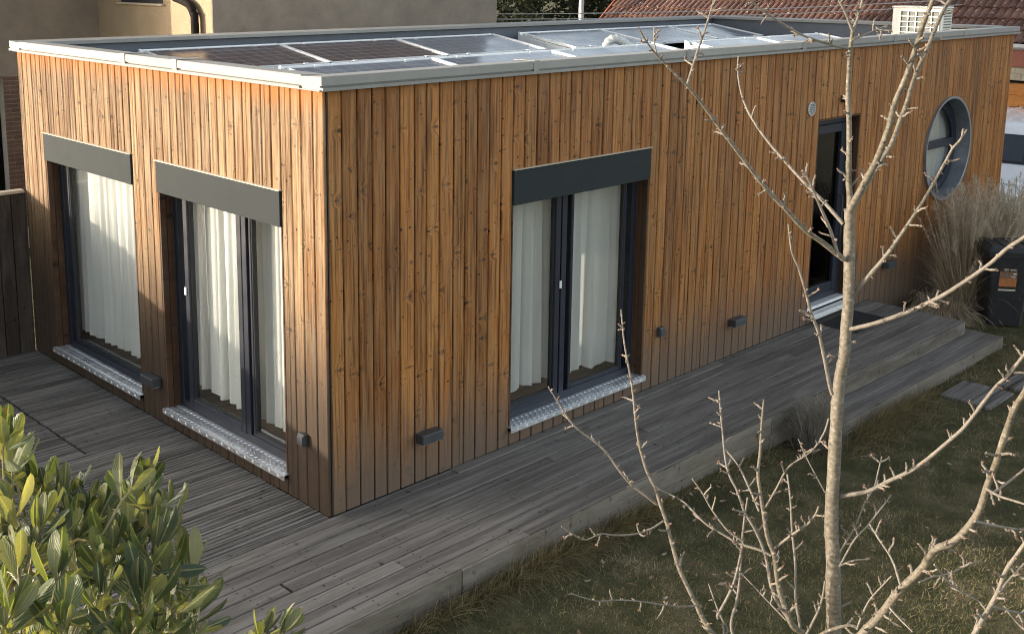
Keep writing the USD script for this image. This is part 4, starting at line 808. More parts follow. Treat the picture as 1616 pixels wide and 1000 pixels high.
MT["stk_dark"] = plain("sticker_dark", (0.035, 0.022, 0.016), 0.4); MT["stk_orange"] = plain("sticker_orange", (0.36, 0.135, 0.05), 0.4, var=0.35, scale=30); MT["stk_pale"] = plain("sticker_pale", (0.55, 0.52, 0.47), 0.4); MT["stk_brown"] = plain("sticker_brown", (0.16, 0.095, 0.065), 0.4, var=0.3, scale=40)
st = obj("sticker", sticker(MB(), -0.125, 0.08, 0.455, 0.735, 0.002), MT["stk_dark"], bn)
obj("picture", sticker(MB(), -0.117, 0.072, 0.51, 0.61, 0.0035), MT["stk_orange"], st); obj("panel", sticker(MB(), -0.117, 0.072, 0.613, 0.69, 0.0035), MT["stk_brown"], st); obj("bottom_band", sticker(MB(), -0.117, 0.072, 0.458, 0.476, 0.0035), MT["stk_pale"], st)
tm_ = meshkit.text_mesh("BIO", 0.02, 0.0008, bold=True); v = tm_.vertices
obj("lettering", MB().add(bfr(np.array([0.21 + tl * (0.703 - 0.03), -0.075, 0.703]) + sn * 0.0032 + v[:, :1] * sx_ + v[:, 1:2] * su + v[:, 2:3] * sn), tm_.faces), MT["stk_pale"], st)
obj("print_mark", sticker(MB(), -0.01, 0.06, 0.706, 0.716, 0.0032), MT["stk_pale"], st); obj("print_mark", sticker(MB(), 0.03, 0.063, 0.655, 0.672, 0.0045), MT["stk_pale"], st); obj("print_mark", sticker(MB(), 0.01, 0.055, 0.622, 0.634, 0.0045), MT["stk_pale"], st)

# ---------------------------------------------------------------- blades, stems and leaves
def blades(root, tip_dir, length, width, droop, seg=3, seed=0):
    """flat tapering blades: root (n,3), tip_dir (n,3) unit, droop pulls the tip down"""
    q = np.random.default_rng(seed); n = len(root); sd = np.cross(tip_dir, [0, 0, 1.0]) + q.normal(0, 0.35, (n, 3)); sd /= np.linalg.norm(sd, axis=1, keepdims=True)
    V = []
    for k in range(seg + 1):
        t = k / seg; c = root + tip_dir * (length * t)[:, None] + np.array([0, 0, -1.0]) * (droop * length * t * t)[:, None]
        w = (width * (1 - t) ** 0.8 * 0.5)[:, None]
        V += [c - sd * w, c + sd * w] if k < seg else [c]
    m = 2 * seg + 1; V = np.stack(V, 1).reshape(-1, 3); b = (np.arange(n) * m)[:, None]; F = []
    for k in range(seg - 1): F += [b + np.array([[2 * k, 2 * k + 1, 2 * k + 3]]), b + np.array([[2 * k, 2 * k + 3, 2 * k + 2]])]
    F.append(b + np.array([[2 * seg - 2, 2 * seg - 1, 2 * seg]]))
    return V, np.vstack(F)
MT["grass"] = mat("lawn_blades", {"g": ("geometry", {}), "at": ("attribute", {"attribute": "tone"}), "n": ("noise_texture", {"scale": 1.6, "detail": 4.0, "roughness": 0.6}), "a": ("math", {"math_type": "multiply_add", "value2": 0.55}), "s": ("map_range", {"from_min": 0.3, "from_max": 0.7, "to_min": -0.22, "to_max": 0.46}),
                               "r": ("rgb_ramp", {"ramp": [(0.0, (0.045, 0.056, 0.018)), (0.3, (0.095, 0.100, 0.036)), (0.52, (0.19, 0.165, 0.075)), (0.78, (0.34, 0.28, 0.155)), (1.0, (0.52, 0.46, 0.33))]}),
                               "p": ("principled_bsdf", {"roughness": 0.6, "specular_ior_level": 0.25}), "t": ("translucent_bsdf", {}), "m": ("mix_closure", {"fac": 0.3})},
                  [("g.position", "n.vector"), ("n.fac", "s.value"), ("at.fac", "a.value1"), ("s.result", "a.value3"), ("a.value", "r.fac"), ("r.color", "p.base_color"), ("r.color", "t.color"), ("p.BSDF", "m.closure1"), ("t.BSDF", "m.closure2")], surface="m.closure")
q = np.random.default_rng(40)
def keep(x, y):
    k = (y < DECK_Y - 0.03) | (x > DECK_X1 + 0.05)
    k &= ~((x > 4.3) & (x < 8.18) & (y > -1.46)); k &= ~((x > 6.2) & (x < 6.86) & (y > -2.12) & (y < -1.56)); k &= ~((x > 6.9) & (x < 7.5) & (y > -2.35) & (y < -1.85))
    return k & (y < -0.2)
n = 230000; x = q.uniform(-2.2, 11.5, n); y = q.uniform(-5.2, -0.2, n)
d2 = np.hypot(x - EYE[0], y - EYE[1]); k = keep(x, y) & (q.random(n) < np.clip(7.5 / d2, 0.25, 1.0) ** 1.2) & (meshkit.fbm(np.c_[x * 2.2, y * 2.2, x * 0], 3, 9) > 0.27 + 0.2 * q.random(n) - 0.1)
x, y = x[k], y[k]; n = len(x); an = q.uniform(0, 2 * np.pi, n); tl_ = q.uniform(0.15, 1.1, n)
dr = np.c_[np.cos(an) * np.sin(tl_), np.sin(an) * np.sin(tl_), np.cos(tl_)]
hgt = q.uniform(0.03, 0.080, n) * (0.7 + 0.7 * meshkit.fbm(np.c_[x, y, x * 0], 3, 3))
obj("lawn", blades(np.c_[x, y, ground_z(x, y) - 0.004], dr, hgt, q.uniform(0.003, 0.0062, n), q.uniform(0.1, 0.6, n), 2, 41), MT["grass"], rnd=5, kind="stuff", label="short winter lawn beside the deck", cat="grass")
MT["tawny"] = leafmat("tawny_grass", [(0.0, (0.05, 0.055, 0.018)), (0.4, (0.15, 0.12, 0.05)), (0.8, (0.27, 0.205, 0.11)), (1.0, (0.42, 0.34, 0.21))], 0.6, 0.3, 0.25, (1, 0.95, 0.8))
MT["plume"] = leafmat("dry_plumes", [(0.0, (0.46, 0.38, 0.28)), (0.5, (0.62, 0.54, 0.42)), (1.0, (0.74, 0.67, 0.56))], 0.7, 0.45, 0.2, (1, 0.97, 0.9))
MT["straw"] = leafmat("dry_straw", [(0.0, (0.24, 0.18, 0.115)), (0.5, (0.48, 0.385, 0.27)), (1.0, (0.70, 0.61, 0.48))], 0.65, 0.3, 0.2, (1, 0.95, 0.85))
V_, F_, nn = [], [], 0
def collect(m):
    global nn
    V_.append(m[0]); F_.append(m[1] + nn); nn += len(m[0])
for cx_, cy_, r_, cnt_, ln_ in ((-0.55, -1.21, 0.10, 260, 0.18), (-0.25, -1.2, 0.1, 300, 0.20), (0.05, -1.21, 0.10, 380, 0.20), (0.33, -1.22, 0.10, 420, 0.22), (0.62, -1.22, 0.10, 600, 0.27), (0.88, -1.22, 0.11, 800, 0.30), (1.15, -1.21, 0.10, 700, 0.28), (1.42, -1.21, 0.10, 560, 0.26), (1.70, -1.2, 0.10, 600, 0.28), (1.98, -1.2, 0.09, 420, 0.24), (2.25, -1.2, 0.08, 240, 0.17), (2.6, -1.19, 0.1, 160, 0.12), (3.1, -1.19, 0.2, 220, 0.12), (3.6, -1.2, 0.2, 240, 0.14),
                              (4.75, -1.53, 0.12, 560, 0.27), (5.1, -1.54, 0.12, 620, 0.28), (5.45, -1.54, 0.10, 520, 0.26), (5.8, -1.54, 0.10, 420, 0.22), (6.2, -1.53, 0.1, 280, 0.16), (4.5, -1.6, 0.2, 400, 0.2), (5.0, -1.72, 0.25, 420, 0.16), (5.6, -1.75, 0.25, 320, 0.14), (6.9, -1.56, 0.3, 300, 0.10), (7.7, -1.6, 0.3, 260, 0.10)):
    rx = cx_ + q.normal(0, r_ * 0.8, cnt_); ry = np.minimum(cy_ + q.normal(0, r_ * 0.35, cnt_), -1.15); an = -np.pi / 2 + q.normal(0.12, 1.05, cnt_); tl_ = np.abs(q.normal(0.65, 0.42, cnt_))
    dr = np.c_[np.cos(an) * np.sin(tl_), np.sin(an) * np.sin(tl_), np.cos(tl_)]; ry = np.where((rx > 4.28) & (ry > -1.475), -1.475, ry)
    collect(blades(np.c_[rx, ry, ground_z(rx, ry)], dr, 1.2 * ln_ * q.uniform(0.6, 1.15, cnt_), q.uniform(0.003, 0.0055, cnt_), q.uniform(0.25, 0.75, cnt_), 4, int(1000 * abs(cx_))))
obj("edge_grass", (np.vstack(V_), np.vstack(F_)), MT["tawny"], rnd=9, kind="stuff", label="long tawny grass drooping along the foot of the deck", cat="grass")
# fallen leaves and twigs on the lawn
MT["dead_leaf"] = leafmat("fallen_leaf", [(0.0, (0.09, 0.05, 0.028)), (0.6, (0.19, 0.115, 0.065)), (1.0, (0.38, 0.31, 0.25))], 0.7, 0.2)
lf = MB()
for _ in range(420):
    x_, y_ = q.uniform(-0.5, 8.5), q.uniform(-4.4, -1.25)
    if not keep(np.array([x_]), np.array([y_]))[0]: continue
    s = q.uniform(0.012, 0.032); a = q.uniform(0, 6.28); c, sn_ = math.cos(a), math.sin(a); z_ = float(ground_z(x_, y_)) + q.uniform(0.02, 0.04)
    P = np.array([(-1, 0, 0.1), (-0.3, 0.42, 0.2), (0.5, 0.36, 0.1), (1.15, 0, 0.35), (0.5, -0.36, 0.2), (-0.3, -0.42, 0.05), (0.1, 0, -0.12)]) * s * np.array([1, 1, q.uniform(0.6, 1.8)])
    P = P @ np.array([[c, sn_, 0], [-sn_, c, 0], [0, 0, 1]]) + (x_, y_, z_); lf.add(P, [[0, 1, 6], [1, 2, 6], [2, 3, 6], [3, 4, 6], [4, 5, 6], [5, 0, 6]])
obj("fallen_leaves", lf.get(), MT["dead_leaf"], rnd=7, kind="stuff", label="curled brown leaves scattered over the lawn", cat="leaves")
# stepping boards on the lawn
for (x0, x1, y0, y1, lb) in ((6.24, 6.82, -2.08, -1.58, "grey slatted wooden stepping panel in the lawn nearer the deck step"), (6.94, 7.46, -2.32, -1.88, "grey slatted wooden stepping panel in the lawn, cut by the picture's right edge")):
    t = thing("stepping_panel", lb, "stepping panel"); w = (y1 - y0) / 4
    for k in range(4): deck_board(t, x0, x1, y0 + k * w + 0.005, y0 + (k + 1) * w - 0.005, -0.278, 1, name="slat")
    obj("batten", MB().box(x0 + 0.06, x0 + 0.11, y0, y1, -0.33, -0.293).box(x1 - 0.11, x1 - 0.06, y0, y1, -0.33, -0.293), W["deck"], t)
# stones by the deck corner
MT["rock"] = plain("pale_rock", (0.24, 0.205, 0.17), 0.9, var=0.25, bump=0.5, bscale=40)
for k, (x_, y_, r_) in enumerate(((8.30, 0.02 - 0.22, 0.075), (8.55, -0.33, 0.05))):
    m = trimesh.creation.icosphere(2, r_); m.vertices *= 1 + 0.5 * (meshkit.fbm(m.vertices * 14 + k * 5, 3, k)[:, None] - 0.5); m.vertices *= (1.2, 0.9, 0.65)
    tag(obj("rock", (m.vertices + (x_, y_, -0.27), m.faces), MT["rock"], smooth=True), ["pale rounded stone at the deck's far corner by the wall", "smaller stone under the drooping dry stems"][k], "stone")

# ---------------------------------------------------------------- lavender and the big dry grasses
lv = thing("lavender_bush", "grey twiggy leafless lavender growing against the front of the deck", "bush")
MT["lav"] = leafmat("lavender_twigs", [(0.0, (0.10, 0.09, 0.078)), (0.5, (0.20, 0.18, 0.155)), (1.0, (0.34, 0.31, 0.28))], 0.8, 0.15)
n = 1500; an = q.uniform(0, 6.283, n); tl_ = np.abs(q.normal(0, 0.55, n)); rr = q.uniform(0, 0.13, n)
obj("stems", blades(np.c_[4.27 + rr * np.cos(an), -1.36 + 0.7 * rr * np.sin(an), np.full(n, -0.31)], np.c_[np.cos(an) * np.sin(tl_), np.sin(an) * np.sin(tl_), np.cos(tl_)], q.uniform(0.2, 0.52, n), q.uniform(0.0035, 0.006, n), q.uniform(-0.1, 0.15, n), 3, 50), MT["lav"], lv, rnd=7, kind="stuff")
n = 3200; an = q.uniform(0, 6.283, n); ph = q.uniform(0.1, 1.5, n); rr = q.uniform(0.08, 0.36, n)
obj("twigs", blades(np.c_[4.27 + rr * np.cos(an) * np.cos(ph), -1.36 + rr * 0.75 * np.sin(an) * np.cos(ph), -0.28 + rr * 1.1 * np.sin(ph)], np.c_[np.cos(an) * 0.6, np.sin(an) * 0.6, np.full(n, 0.75)] + q.normal(0, 0.35, (n, 3)), q.uniform(0.04, 0.12, n), q.uniform(0.002, 0.0045, n), q.uniform(-0.1, 0.3, n), 2, 51), MT["lav"], lv, rnd=5, kind="stuff")
def dry_grass(cx_, cy_, h, r, n, label, seed, plume=True, droop=(0.15, 0.6), lean=0.30):
    g = np.random.default_rng(seed); t = thing("dry_grass_clump", label, "ornamental grass")
    an = g.uniform(0, 6.283, n); tl_ = np.abs(g.normal(0, lean, n)); rr = r * np.sqrt(g.random(n))
    root = np.c_[cx_ + rr * np.cos(an), cy_ + rr * np.sin(an), np.full(n, -0.32)]; dr = np.c_[np.cos(an) * np.sin(tl_), np.sin(an) * np.sin(tl_), np.cos(tl_)]
    ln_ = h * g.uniform(0.45, 1.1, n); dp = g.uniform(*droop, n)
    bad = (root[:, 1] + dr[:, 1] * ln_ > -0.06)
    dr[bad, 1] = -np.abs(dr[bad, 1]); root[:, 1] = np.minimum(root[:, 1], -0.06)
    obj("blades", blades(root, dr, ln_, g.uniform(0.005, 0.010, n), dp, 6, seed), MT["straw"], t, rnd=13, kind="stuff")
    if plume:
        k = 210; an = g.uniform(0, 6.283, k); tl_ = np.abs(g.normal(0, lean * 0.9, k)); base = np.c_[cx_ + r * 0.5 * np.cos(an), cy_ + r * 0.5 * np.sin(an), np.full(k, -0.32)]
        d = np.c_[np.cos(an) * np.sin(tl_), np.sin(an) * np.sin(tl_), np.cos(tl_)]; hh = h * g.uniform(0.62, 1.12, k)
        d[base[:, 1] + d[:, 1] * hh > -0.12, 1] *= -1
        base[:, 1] = np.minimum(base[:, 1], -0.1); stx = MB(); R_, D_, L_ = [], [], []
        for b, dd, H in zip(base, d, hh):
            u = np.linspace(0, 1, 7)[:, None]; P = b + dd * H * u + np.array([0, 0, -0.10 * H]) * u ** 2; stx.tube(P, np.linspace(0.003, 0.0015, 7), 4, False)
            m = 85; s = g.uniform(0.0, 0.42, m); tip = P[-1]; dirn = (P[-1] - P[-2]); dirn /= np.linalg.norm(dirn)
            R_.append(tip - dirn * s[:, None]); w = g.normal(0, 0.55, (m, 3)) + dirn; D_.append(w / np.linalg.norm(w, axis=1, keepdims=True)); L_.append(g.uniform(0.05, 0.11, m))
        obj("stalks", stx.get(), MT["straw"], t, rnd=28, kind="stuff")
        R_, D_, L_ = np.vstack(R_), np.vstack(D_), np.hstack(L_); obj("plumes", blades(R_, D_, L_, np.full(len(L_), 0.0055), g.uniform(0.2, 0.7, len(L_)), 3, seed + 1), MT["plume"], t, rnd=7, kind="stuff")
dry_grass(9.42, -0.52, 1.62, 0.22, 4600, "tall feathery dry grass clump against the wall below the round window", 60)
dry_grass(9.95, -0.85, 1.70, 0.26, 3800, "tall dry grass clump behind the bin at the picture's right edge", 61)
dry_grass(8.95, -0.42, 1.05, 0.26, 2600, "low drooping dry grass fallen over beside the bin", 62, False, (0.8, 1.5), 0.75)

# ---------------------------------------------------------------- the bare young tree
TRUNK = [(-0.509,-3.989,0.847,0.0394),(-0.484,-3.968,1.022,0.0368),(-0.466,-3.952,1.147,0.0343),(-0.437,-3.915,1.396,0.0318),(-0.407,-3.878,1.646,0.0292),(-0.367,-3.852,1.896,0.0273),(-0.329,-3.828,2.123,0.0254),(-0.291,-3.824,2.278,0.0248),(-0.262,-3.811,2.433,0.0241),(-0.249,-3.800,2.520,0.0241),(-0.234,-3.787,2.627,0.0241),(-0.219,-3.770,2.745,0.0229),(-0.210,-3.760,2.820,0.0216)]
BRANCHES = [
[(-0.211,-3.761,2.807,0.0152),(-0.212,-3.762,2.859,0.0149),(-0.222,-3.755,2.937,0.0143),(-0.230,-3.751,3.067,0.0133),(-0.241,-3.744,3.204,0.0123),(-0.252,-3.740,3.364,0.0111),(-0.255,-3.740,3.450,0.0104),(-0.254,-3.744,3.526,0.0098)],
[(-0.254,-3.744,3.526,0.0074),(-0.282,-3.725,3.594,0.0065),(-0.308,-3.706,3.647,0.0058),(-0.330,-3.692,3.719,0.0049)],
[(-0.254,-3.744,3.526,0.0074),(-0.219,-3.744,3.582,0.0067),(-0.183,-3.738,3.647,0.0059),(-0.144,-3.725,3.732,0.005)],
[(-0.267,-3.735,3.460,0.0068),(-0.351,-3.705,3.477,0.0063),(-0.440,-3.672,3.503,0.0057),(-0.537,-3.638,3.542,0.0051),(-0.656,-3.598,3.603,0.0043),(-0.722,-3.577,3.647,0.0038),(-0.769,-3.564,3.684,0.0035)],
[(-0.258,-3.749,3.495,0.0049),(-0.110,-3.761,3.525,0.0039),(0.001,-3.771,3.550,0.0032)],
[(-0.230,-3.771,2.811,0.0177),(-0.224,-3.795,2.874,0.0172),(-0.210,-3.855,3.025,0.016),(-0.211,-3.892,3.149,0.015),(-0.216,-3.918,3.255,0.0142),(-0.216,-3.954,3.369,0.0133),(-0.221,-3.986,3.481,0.0124),(-0.229,-4.008,3.571,0.0117),(-0.231,-4.035,3.653,0.011),(-0.239,-4.056,3.734,0.0104)],
[(-0.192,-3.755,2.796,0.0128),(-0.161,-3.760,2.834,0.0126),(-0.062,-3.777,2.954,0.012),(0.032,-3.798,3.062,0.0115),(0.121,-3.802,3.196,0.011),(0.187,-3.799,3.307,0.0105),(0.238,-3.802,3.383,0.0102),(0.317,-3.808,3.501,0.0097),(0.371,-3.812,3.579,0.0094),(0.424,-3.824,3.641,0.0091),(0.482,-3.833,3.720,0.0087)],
[(-0.234,-3.752,2.760,0.0095),(-0.234,-3.659,2.839,0.0087),(-0.242,-3.497,2.968,0.0074),(-0.242,-3.375,3.079,0.0063),(-0.233,-3.288,3.174,0.0055),(-0.209,-3.229,3.265,0.0048),(-0.178,-3.193,3.342,0.0042),(-0.150,-3.175,3.394,0.0038)],
[(-0.266,-3.785,2.625,0.0139),(-0.369,-3.731,2.707,0.0128),(-0.490,-3.669,2.815,0.0114),(-0.632,-3.600,2.968,0.0097),(-0.743,-3.551,3.104,0.0083),(-0.840,-3.508,3.223,0.007),(-0.933,-3.469,3.330,0.0059),(-1.004,-3.438,3.395,0.0051),(-1.063,-3.413,3.454,0.0044),(-1.110,-3.395,3.509,0.0038),(-1.140,-3.385,3.554,0.0034)],
[(-0.939,-3.464,3.337,0.0064),(-0.867,-3.450,3.449,0.0058),(-0.799,-3.440,3.547,0.0052),(-0.735,-3.428,3.647,0.0046),(-0.694,-3.416,3.717,0.0042)],
[(-1.064,-3.414,3.454,0.0046),(-1.044,-3.385,3.502,0.004),(-1.017,-3.363,3.552,0.0035)],
[(-0.299,-3.776,2.645,0.0088),(-0.386,-3.751,2.813,0.0073),(-0.453,-3.729,2.924,0.0062),(-0.493,-3.715,2.987,0.0056),(-0.508,-3.709,3.003,0.0055)],
[(-0.225,-3.807,2.477,0.0115),(-0.202,-3.866,2.572,0.0106),(-0.183,-3.922,2.668,0.0097),(-0.165,-3.990,2.804,0.0085),(-0.154,-4.031,2.885,0.0078),(-0.147,-4.083,3.010,0.0067),(-0.144,-4.106,3.064,0.0063),(-0.143,-4.120,3.099,0.006),(-0.137,-4.146,3.140,0.0056),(-0.143,-4.152,3.177,0.0053)],
[(-0.312,-3.853,2.361,0.0113),(-0.284,-3.943,2.402,0.011),(-0.256,-4.038,2.460,0.0106),(-0.229,-4.141,2.531,0.0101),(-0.210,-4.223,2.603,0.0098),(-0.193,-4.309,2.689,0.0093),(-0.187,-4.364,2.758,0.009),(-0.180,-4.417,2.811,0.0088),(-0.173,-4.481,2.882,0.0085)],
[(-0.396,-3.838,2.109,0.0094),(-0.411,-3.832,2.151,0.0091),(-0.439,-3.824,2.242,0.0083),(-0.484,-3.810,2.374,0.0073),(-0.525,-3.793,2.470,0.0065),(-0.562,-3.781,2.563,0.0057),(-0.597,-3.768,2.647,0.005),(-0.628,-3.755,2.709,0.0045),(-0.647,-3.752,2.773,0.004),(-0.661,-3.751,2.824,0.0036)],
[(-0.393,-3.881,1.686,0.0114),(-0.370,-3.927,1.706,0.0112),(-0.342,-3.985,1.733,0.0109),(-0.309,-4.050,1.778,0.0105),(-0.278,-4.113,1.832,0.0101),(-0.242,-4.189,1.920,0.0095),(-0.216,-4.249,2.005,0.0091),(-0.201,-4.289,2.074,0.0088),(-0.184,-4.335,2.165,0.0083),(-0.173,-4.371,2.237,0.008),(-0.162,-4.399,2.277,0.0078),(-0.148,-4.448,2.373,0.0073),(-0.136,-4.489,2.451,0.0069)],
[(-0.390,-3.574,1.528,0.0056),(-0.365,-3.602,1.610,0.0054),(-0.334,-3.637,1.709,0.0052),(-0.279,-3.705,1.788,0.0049),(-0.249,-3.740,1.869,0.0046),(-0.238,-3.752,1.937,0.0045)],
[(-0.612,-4.044,1.069,0.0221),(-0.615,-4.083,1.192,0.0213),(-0.606,-4.132,1.291,0.0205),(-0.590,-4.212,1.436,0.0193),(-0.583,-4.260,1.526,0.0186),(-0.572,-4.322,1.628,0.0178),(-0.571,-4.361,1.713,0.0171),(-0.558,-4.414,1.759,0.0166),(-0.553,-4.452,1.821,0.0161),(-0.558,-4.489,1.913,0.0154),(-0.574,-4.519,2.024,0.0146),(-0.596,-4.543,2.131,0.0139),(-0.615,-4.566,2.227,0.0133),(-0.634,-4.596,2.330,0.0126),(-0.643,-4.625,2.403,0.0121),(-0.665,-4.667,2.528,0.0112)],
[(-0.725,-4.314,1.615,0.0056),(-0.694,-4.262,1.680,0.005),(-0.681,-4.204,1.731,0.0045),(-0.670,-4.156,1.774,0.0041)],
[(-0.483,-3.967,1.458,0.005),(-0.407,-3.980,1.543,0.0046),(-0.343,-4.002,1.594,0.0043),(-0.275,-4.022,1.654,0.004),(-0.228,-4.035,1.697,0.0038)],
[(-0.441,-3.942,1.491,0.005),(-0.355,-3.952,1.568,0.0047),(-0.284,-3.953,1.642,0.0043),(-0.221,-3.960,1.701,0.0041),(-0.176,-3.952,1.761,0.0038),(-0.144,-3.946,1.805,0.0036)],
[(-0.505,-3.973,1.463,0.005),(-0.466,-4.004,1.485,0.0044),(-0.415,-4.051,1.493,0.0037)],
[(-0.721,-4.564,2.074,0.0063),(-0.730,-4.609,2.066,0.0056),(-0.737,-4.659,2.069,0.0048),(-0.744,-4.710,2.072,0.0041)],
[(-0.707,-4.581,2.057,0.0058),(-0.664,-4.592,2.069,0.0054),(-0.602,-4.607,2.087,0.0049),(-0.530,-4.623,2.112,0.0043)],
[(-0.703,-4.532,1.938,0.0059),(-0.612,-4.571,1.902,0.0054),(-0.493,-4.622,1.865,0.0048),(-0.427,-4.650,1.847,0.0044)],
[(-0.677,-4.356,1.629,0.0039),(-0.598,-4.367,1.622,0.0037),(-0.498,-4.384,1.605,0.0035),(-0.300,-4.415,1.593,0.003)],
[(-0.706,-4.414,1.732,0.0039),(-0.582,-4.438,1.611,0.0034),(-0.404,-4.484,1.490,0.0029)],
[(-0.896,-4.576,1.497,0.0115),(-0.875,-4.625,1.637,0.0104),(-0.863,-4.659,1.738,0.0096),(-0.855,-4.681,1.807,0.009),(-0.854,-4.697,1.884,0.0085),(-0.846,-4.719,1.942,0.008),(-0.840,-4.736,1.986,0.0076),(-0.830,-4.769,2.076,0.0069)],
[(-0.835,-4.672,1.781,0.0051),(-0.773,-4.684,1.820,0.0048),(-0.709,-4.701,1.856,0.0045),(-0.636,-4.718,1.899,0.0042)],
[(-0.832,-4.659,1.734,0.0051),(-0.778,-4.688,1.711,0.0048),(-0.720,-4.721,1.688,0.0045),(-0.665,-4.750,1.669,0.0042)],
[(-0.844,-4.616,1.638,0.0042),(-0.823,-4.615,1.665,0.0036),(-0.810,-4.606,1.692,0.0031)],
[(-0.793,-4.682,1.731,0.0041),(-0.799,-4.717,1.701,0.0036),(-0.799,-4.762,1.673,0.003)],
[(-0.639,-3.859,0.871,0.0152),(-0.697,-3.716,0.967,0.0141),(-0.742,-3.576,1.091,0.0128),(-0.753,-3.498,1.187,0.012),(-0.758,-3.435,1.275,0.0113),(-0.751,-3.373,1.384,0.0105),(-0.739,-3.321,1.485,0.0098),(-0.736,-3.283,1.550,0.0093),(-0.729,-3.249,1.616,0.0088),(-0.733,-3.203,1.681,0.0083),(-0.727,-3.161,1.758,0.0077),(-0.711,-3.125,1.845,0.0071),(-0.687,-3.089,1.942,0.0064),(-0.670,-3.059,2.021,0.0059),(-0.645,-2.995,2.171,0.0048),(-0.614,-2.948,2.303,0.0039)],
[(-0.719,-3.258,1.536,0.0074),(-0.760,-3.227,1.578,0.007),(-0.814,-3.186,1.633,0.0065),(-0.858,-3.151,1.704,0.006),(-0.902,-3.116,1.785,0.0055),(-0.946,-3.083,1.837,0.0051),(-0.990,-3.050,1.879,0.0047),(-1.025,-3.023,1.925,0.0044),(-1.060,-2.996,1.993,0.0039),(-1.101,-2.964,2.077,0.0034)],
[(-0.733,-3.301,1.482,0.006),(-0.796,-3.286,1.464,0.0056),(-0.869,-3.263,1.458,0.0051),(-0.961,-3.229,1.473,0.0045),(-1.028,-3.203,1.492,0.004),(-1.100,-3.183,1.485,0.0036),(-1.154,-3.160,1.521,0.0032),(-1.203,-3.141,1.564,0.0028)],
[(-0.761,-3.515,1.203,0.0047),(-0.826,-3.485,1.210,0.0044),(-0.899,-3.449,1.230,0.0041),(-1.001,-3.398,1.266,0.0037),(-1.103,-3.349,1.292,0.0032),(-1.175,-3.317,1.302,0.0029),(-1.234,-3.288,1.330,0.0027),(-1.278,-3.265,1.354,0.0025)],
[(-0.568,-3.711,1.429,0.0077),(-0.581,-3.672,1.441,0.0074),(-0.611,-3.596,1.450,0.0067),(-0.633,-3.525,1.475,0.006),(-0.655,-3.451,1.505,0.0053),(-0.672,-3.358,1.568,0.0044),(-0.699,-3.280,1.594,0.0036),(-0.710,-3.249,1.604,0.0034)],
[(-0.646,-3.621,1.489,0.0054),(-0.673,-3.571,1.524,0.0049),(-0.695,-3.509,1.597,0.0043),(-0.706,-3.464,1.662,0.0037),(-0.720,-3.422,1.713,0.0032)],
[(-0.686,-3.798,0.933,0.0089),(-0.721,-3.651,1.117,0.0076),(-0.666,-3.632,1.244,0.0068),(-0.631,-3.615,1.335,0.0063),(-0.599,-3.595,1.428,0.0057),(-0.562,-3.579,1.521,0.0052),(-0.522,-3.566,1.615,0.0046)],
[(-0.723,-3.589,1.169,0.0078),(-0.732,-3.583,1.170,0.0077),(-0.693,-3.621,1.306,0.0071),(-0.675,-3.638,1.429,0.0066),(-0.669,-3.643,1.484,0.0064)],
[(-0.752,-3.583,1.087,0.0058),(-0.687,-3.606,1.093,0.0054),(-0.678,-3.574,1.126,0.005),(-0.669,-3.542,1.159,0.0046),(-0.644,-3.478,1.237,0.0037)],
[(-0.525,-3.950,1.046,0.0164),(-0.566,-3.896,1.150,0.0152),(-0.607,-3.853,1.195,0.0144),(-0.625,-3.824,1.267,0.0136),(-0.641,-3.793,1.370,0.0126),(-0.645,-3.771,1.482,0.0114),(-0.659,-3.747,1.554,0.0106),(-0.665,-3.728,1.636,0.0098),(-0.670,-3.707,1.737,0.0087),(-0.672,-3.693,1.808,0.008),(-0.661,-3.689,1.899,0.0071),(-0.650,-3.684,2.000,0.006),(-0.638,-3.679,2.106,0.005)],
[(-0.588,-3.825,1.190,0.0089),(-0.596,-3.748,1.299,0.0082),(-0.575,-3.693,1.425,0.0075),(-0.574,-3.640,1.515,0.007),(-0.581,-3.593,1.578,0.0066),(-0.579,-3.551,1.651,0.0061),(-0.583,-3.508,1.716,0.0057),(-0.567,-3.474,1.800,0.0052),(-0.539,-3.430,1.924,0.0046),(-0.514,-3.395,2.030,0.004)],
[(-0.581,-3.653,1.606,0.0058),(-0.550,-3.579,1.685,0.0051),(-0.532,-3.515,1.747,0.0045),(-0.528,-3.442,1.798,0.004)],
[(-0.633,-3.757,1.500,0.0069),(-0.624,-3.815,1.568,0.0063),(-0.615,-3.881,1.644,0.0056),(-0.614,-3.914,1.698,0.0052),(-0.621,-3.930,1.743,0.0049)],
[(-0.578,-3.865,1.177,0.0076),(-0.533,-3.815,1.281,0.007),(-0.478,-3.774,1.387,0.0064),(-0.435,-3.728,1.488,0.0058),(-0.387,-3.687,1.591,0.0052),(-0.349,-3.641,1.687,0.0046)],
[(-0.583,-3.891,1.169,0.0076),(-0.575,-3.901,1.192,0.0073),(-0.556,-3.928,1.274,0.0064),(-0.550,-3.939,1.347,0.0056),(-0.551,-3.943,1.411,0.005)],
[(-0.614,-3.822,1.212,0.0044),(-0.621,-3.743,1.262,0.0038),(-0.631,-3.634,1.332,0.0029),(-0.637,-3.594,1.354,0.0026)],
[(-0.579,-3.993,1.008,0.0125),(-0.613,-3.962,1.160,0.0103),(-0.599,-3.977,1.221,0.0094),(-0.542,-4.050,1.266,0.0079),(-0.528,-4.075,1.258,0.0074)],
[(-0.573,-4.096,1.281,0.0061),(-0.574,-4.104,1.317,0.0058),(-0.568,-4.134,1.413,0.0049),(-0.554,-4.171,1.486,0.0041),(-0.543,-4.199,1.535,0.0036)],
[(-0.745,-4.289,1.529,0.0051),(-0.771,-4.349,1.512,0.0041),(-0.789,-4.394,1.502,0.0033)],
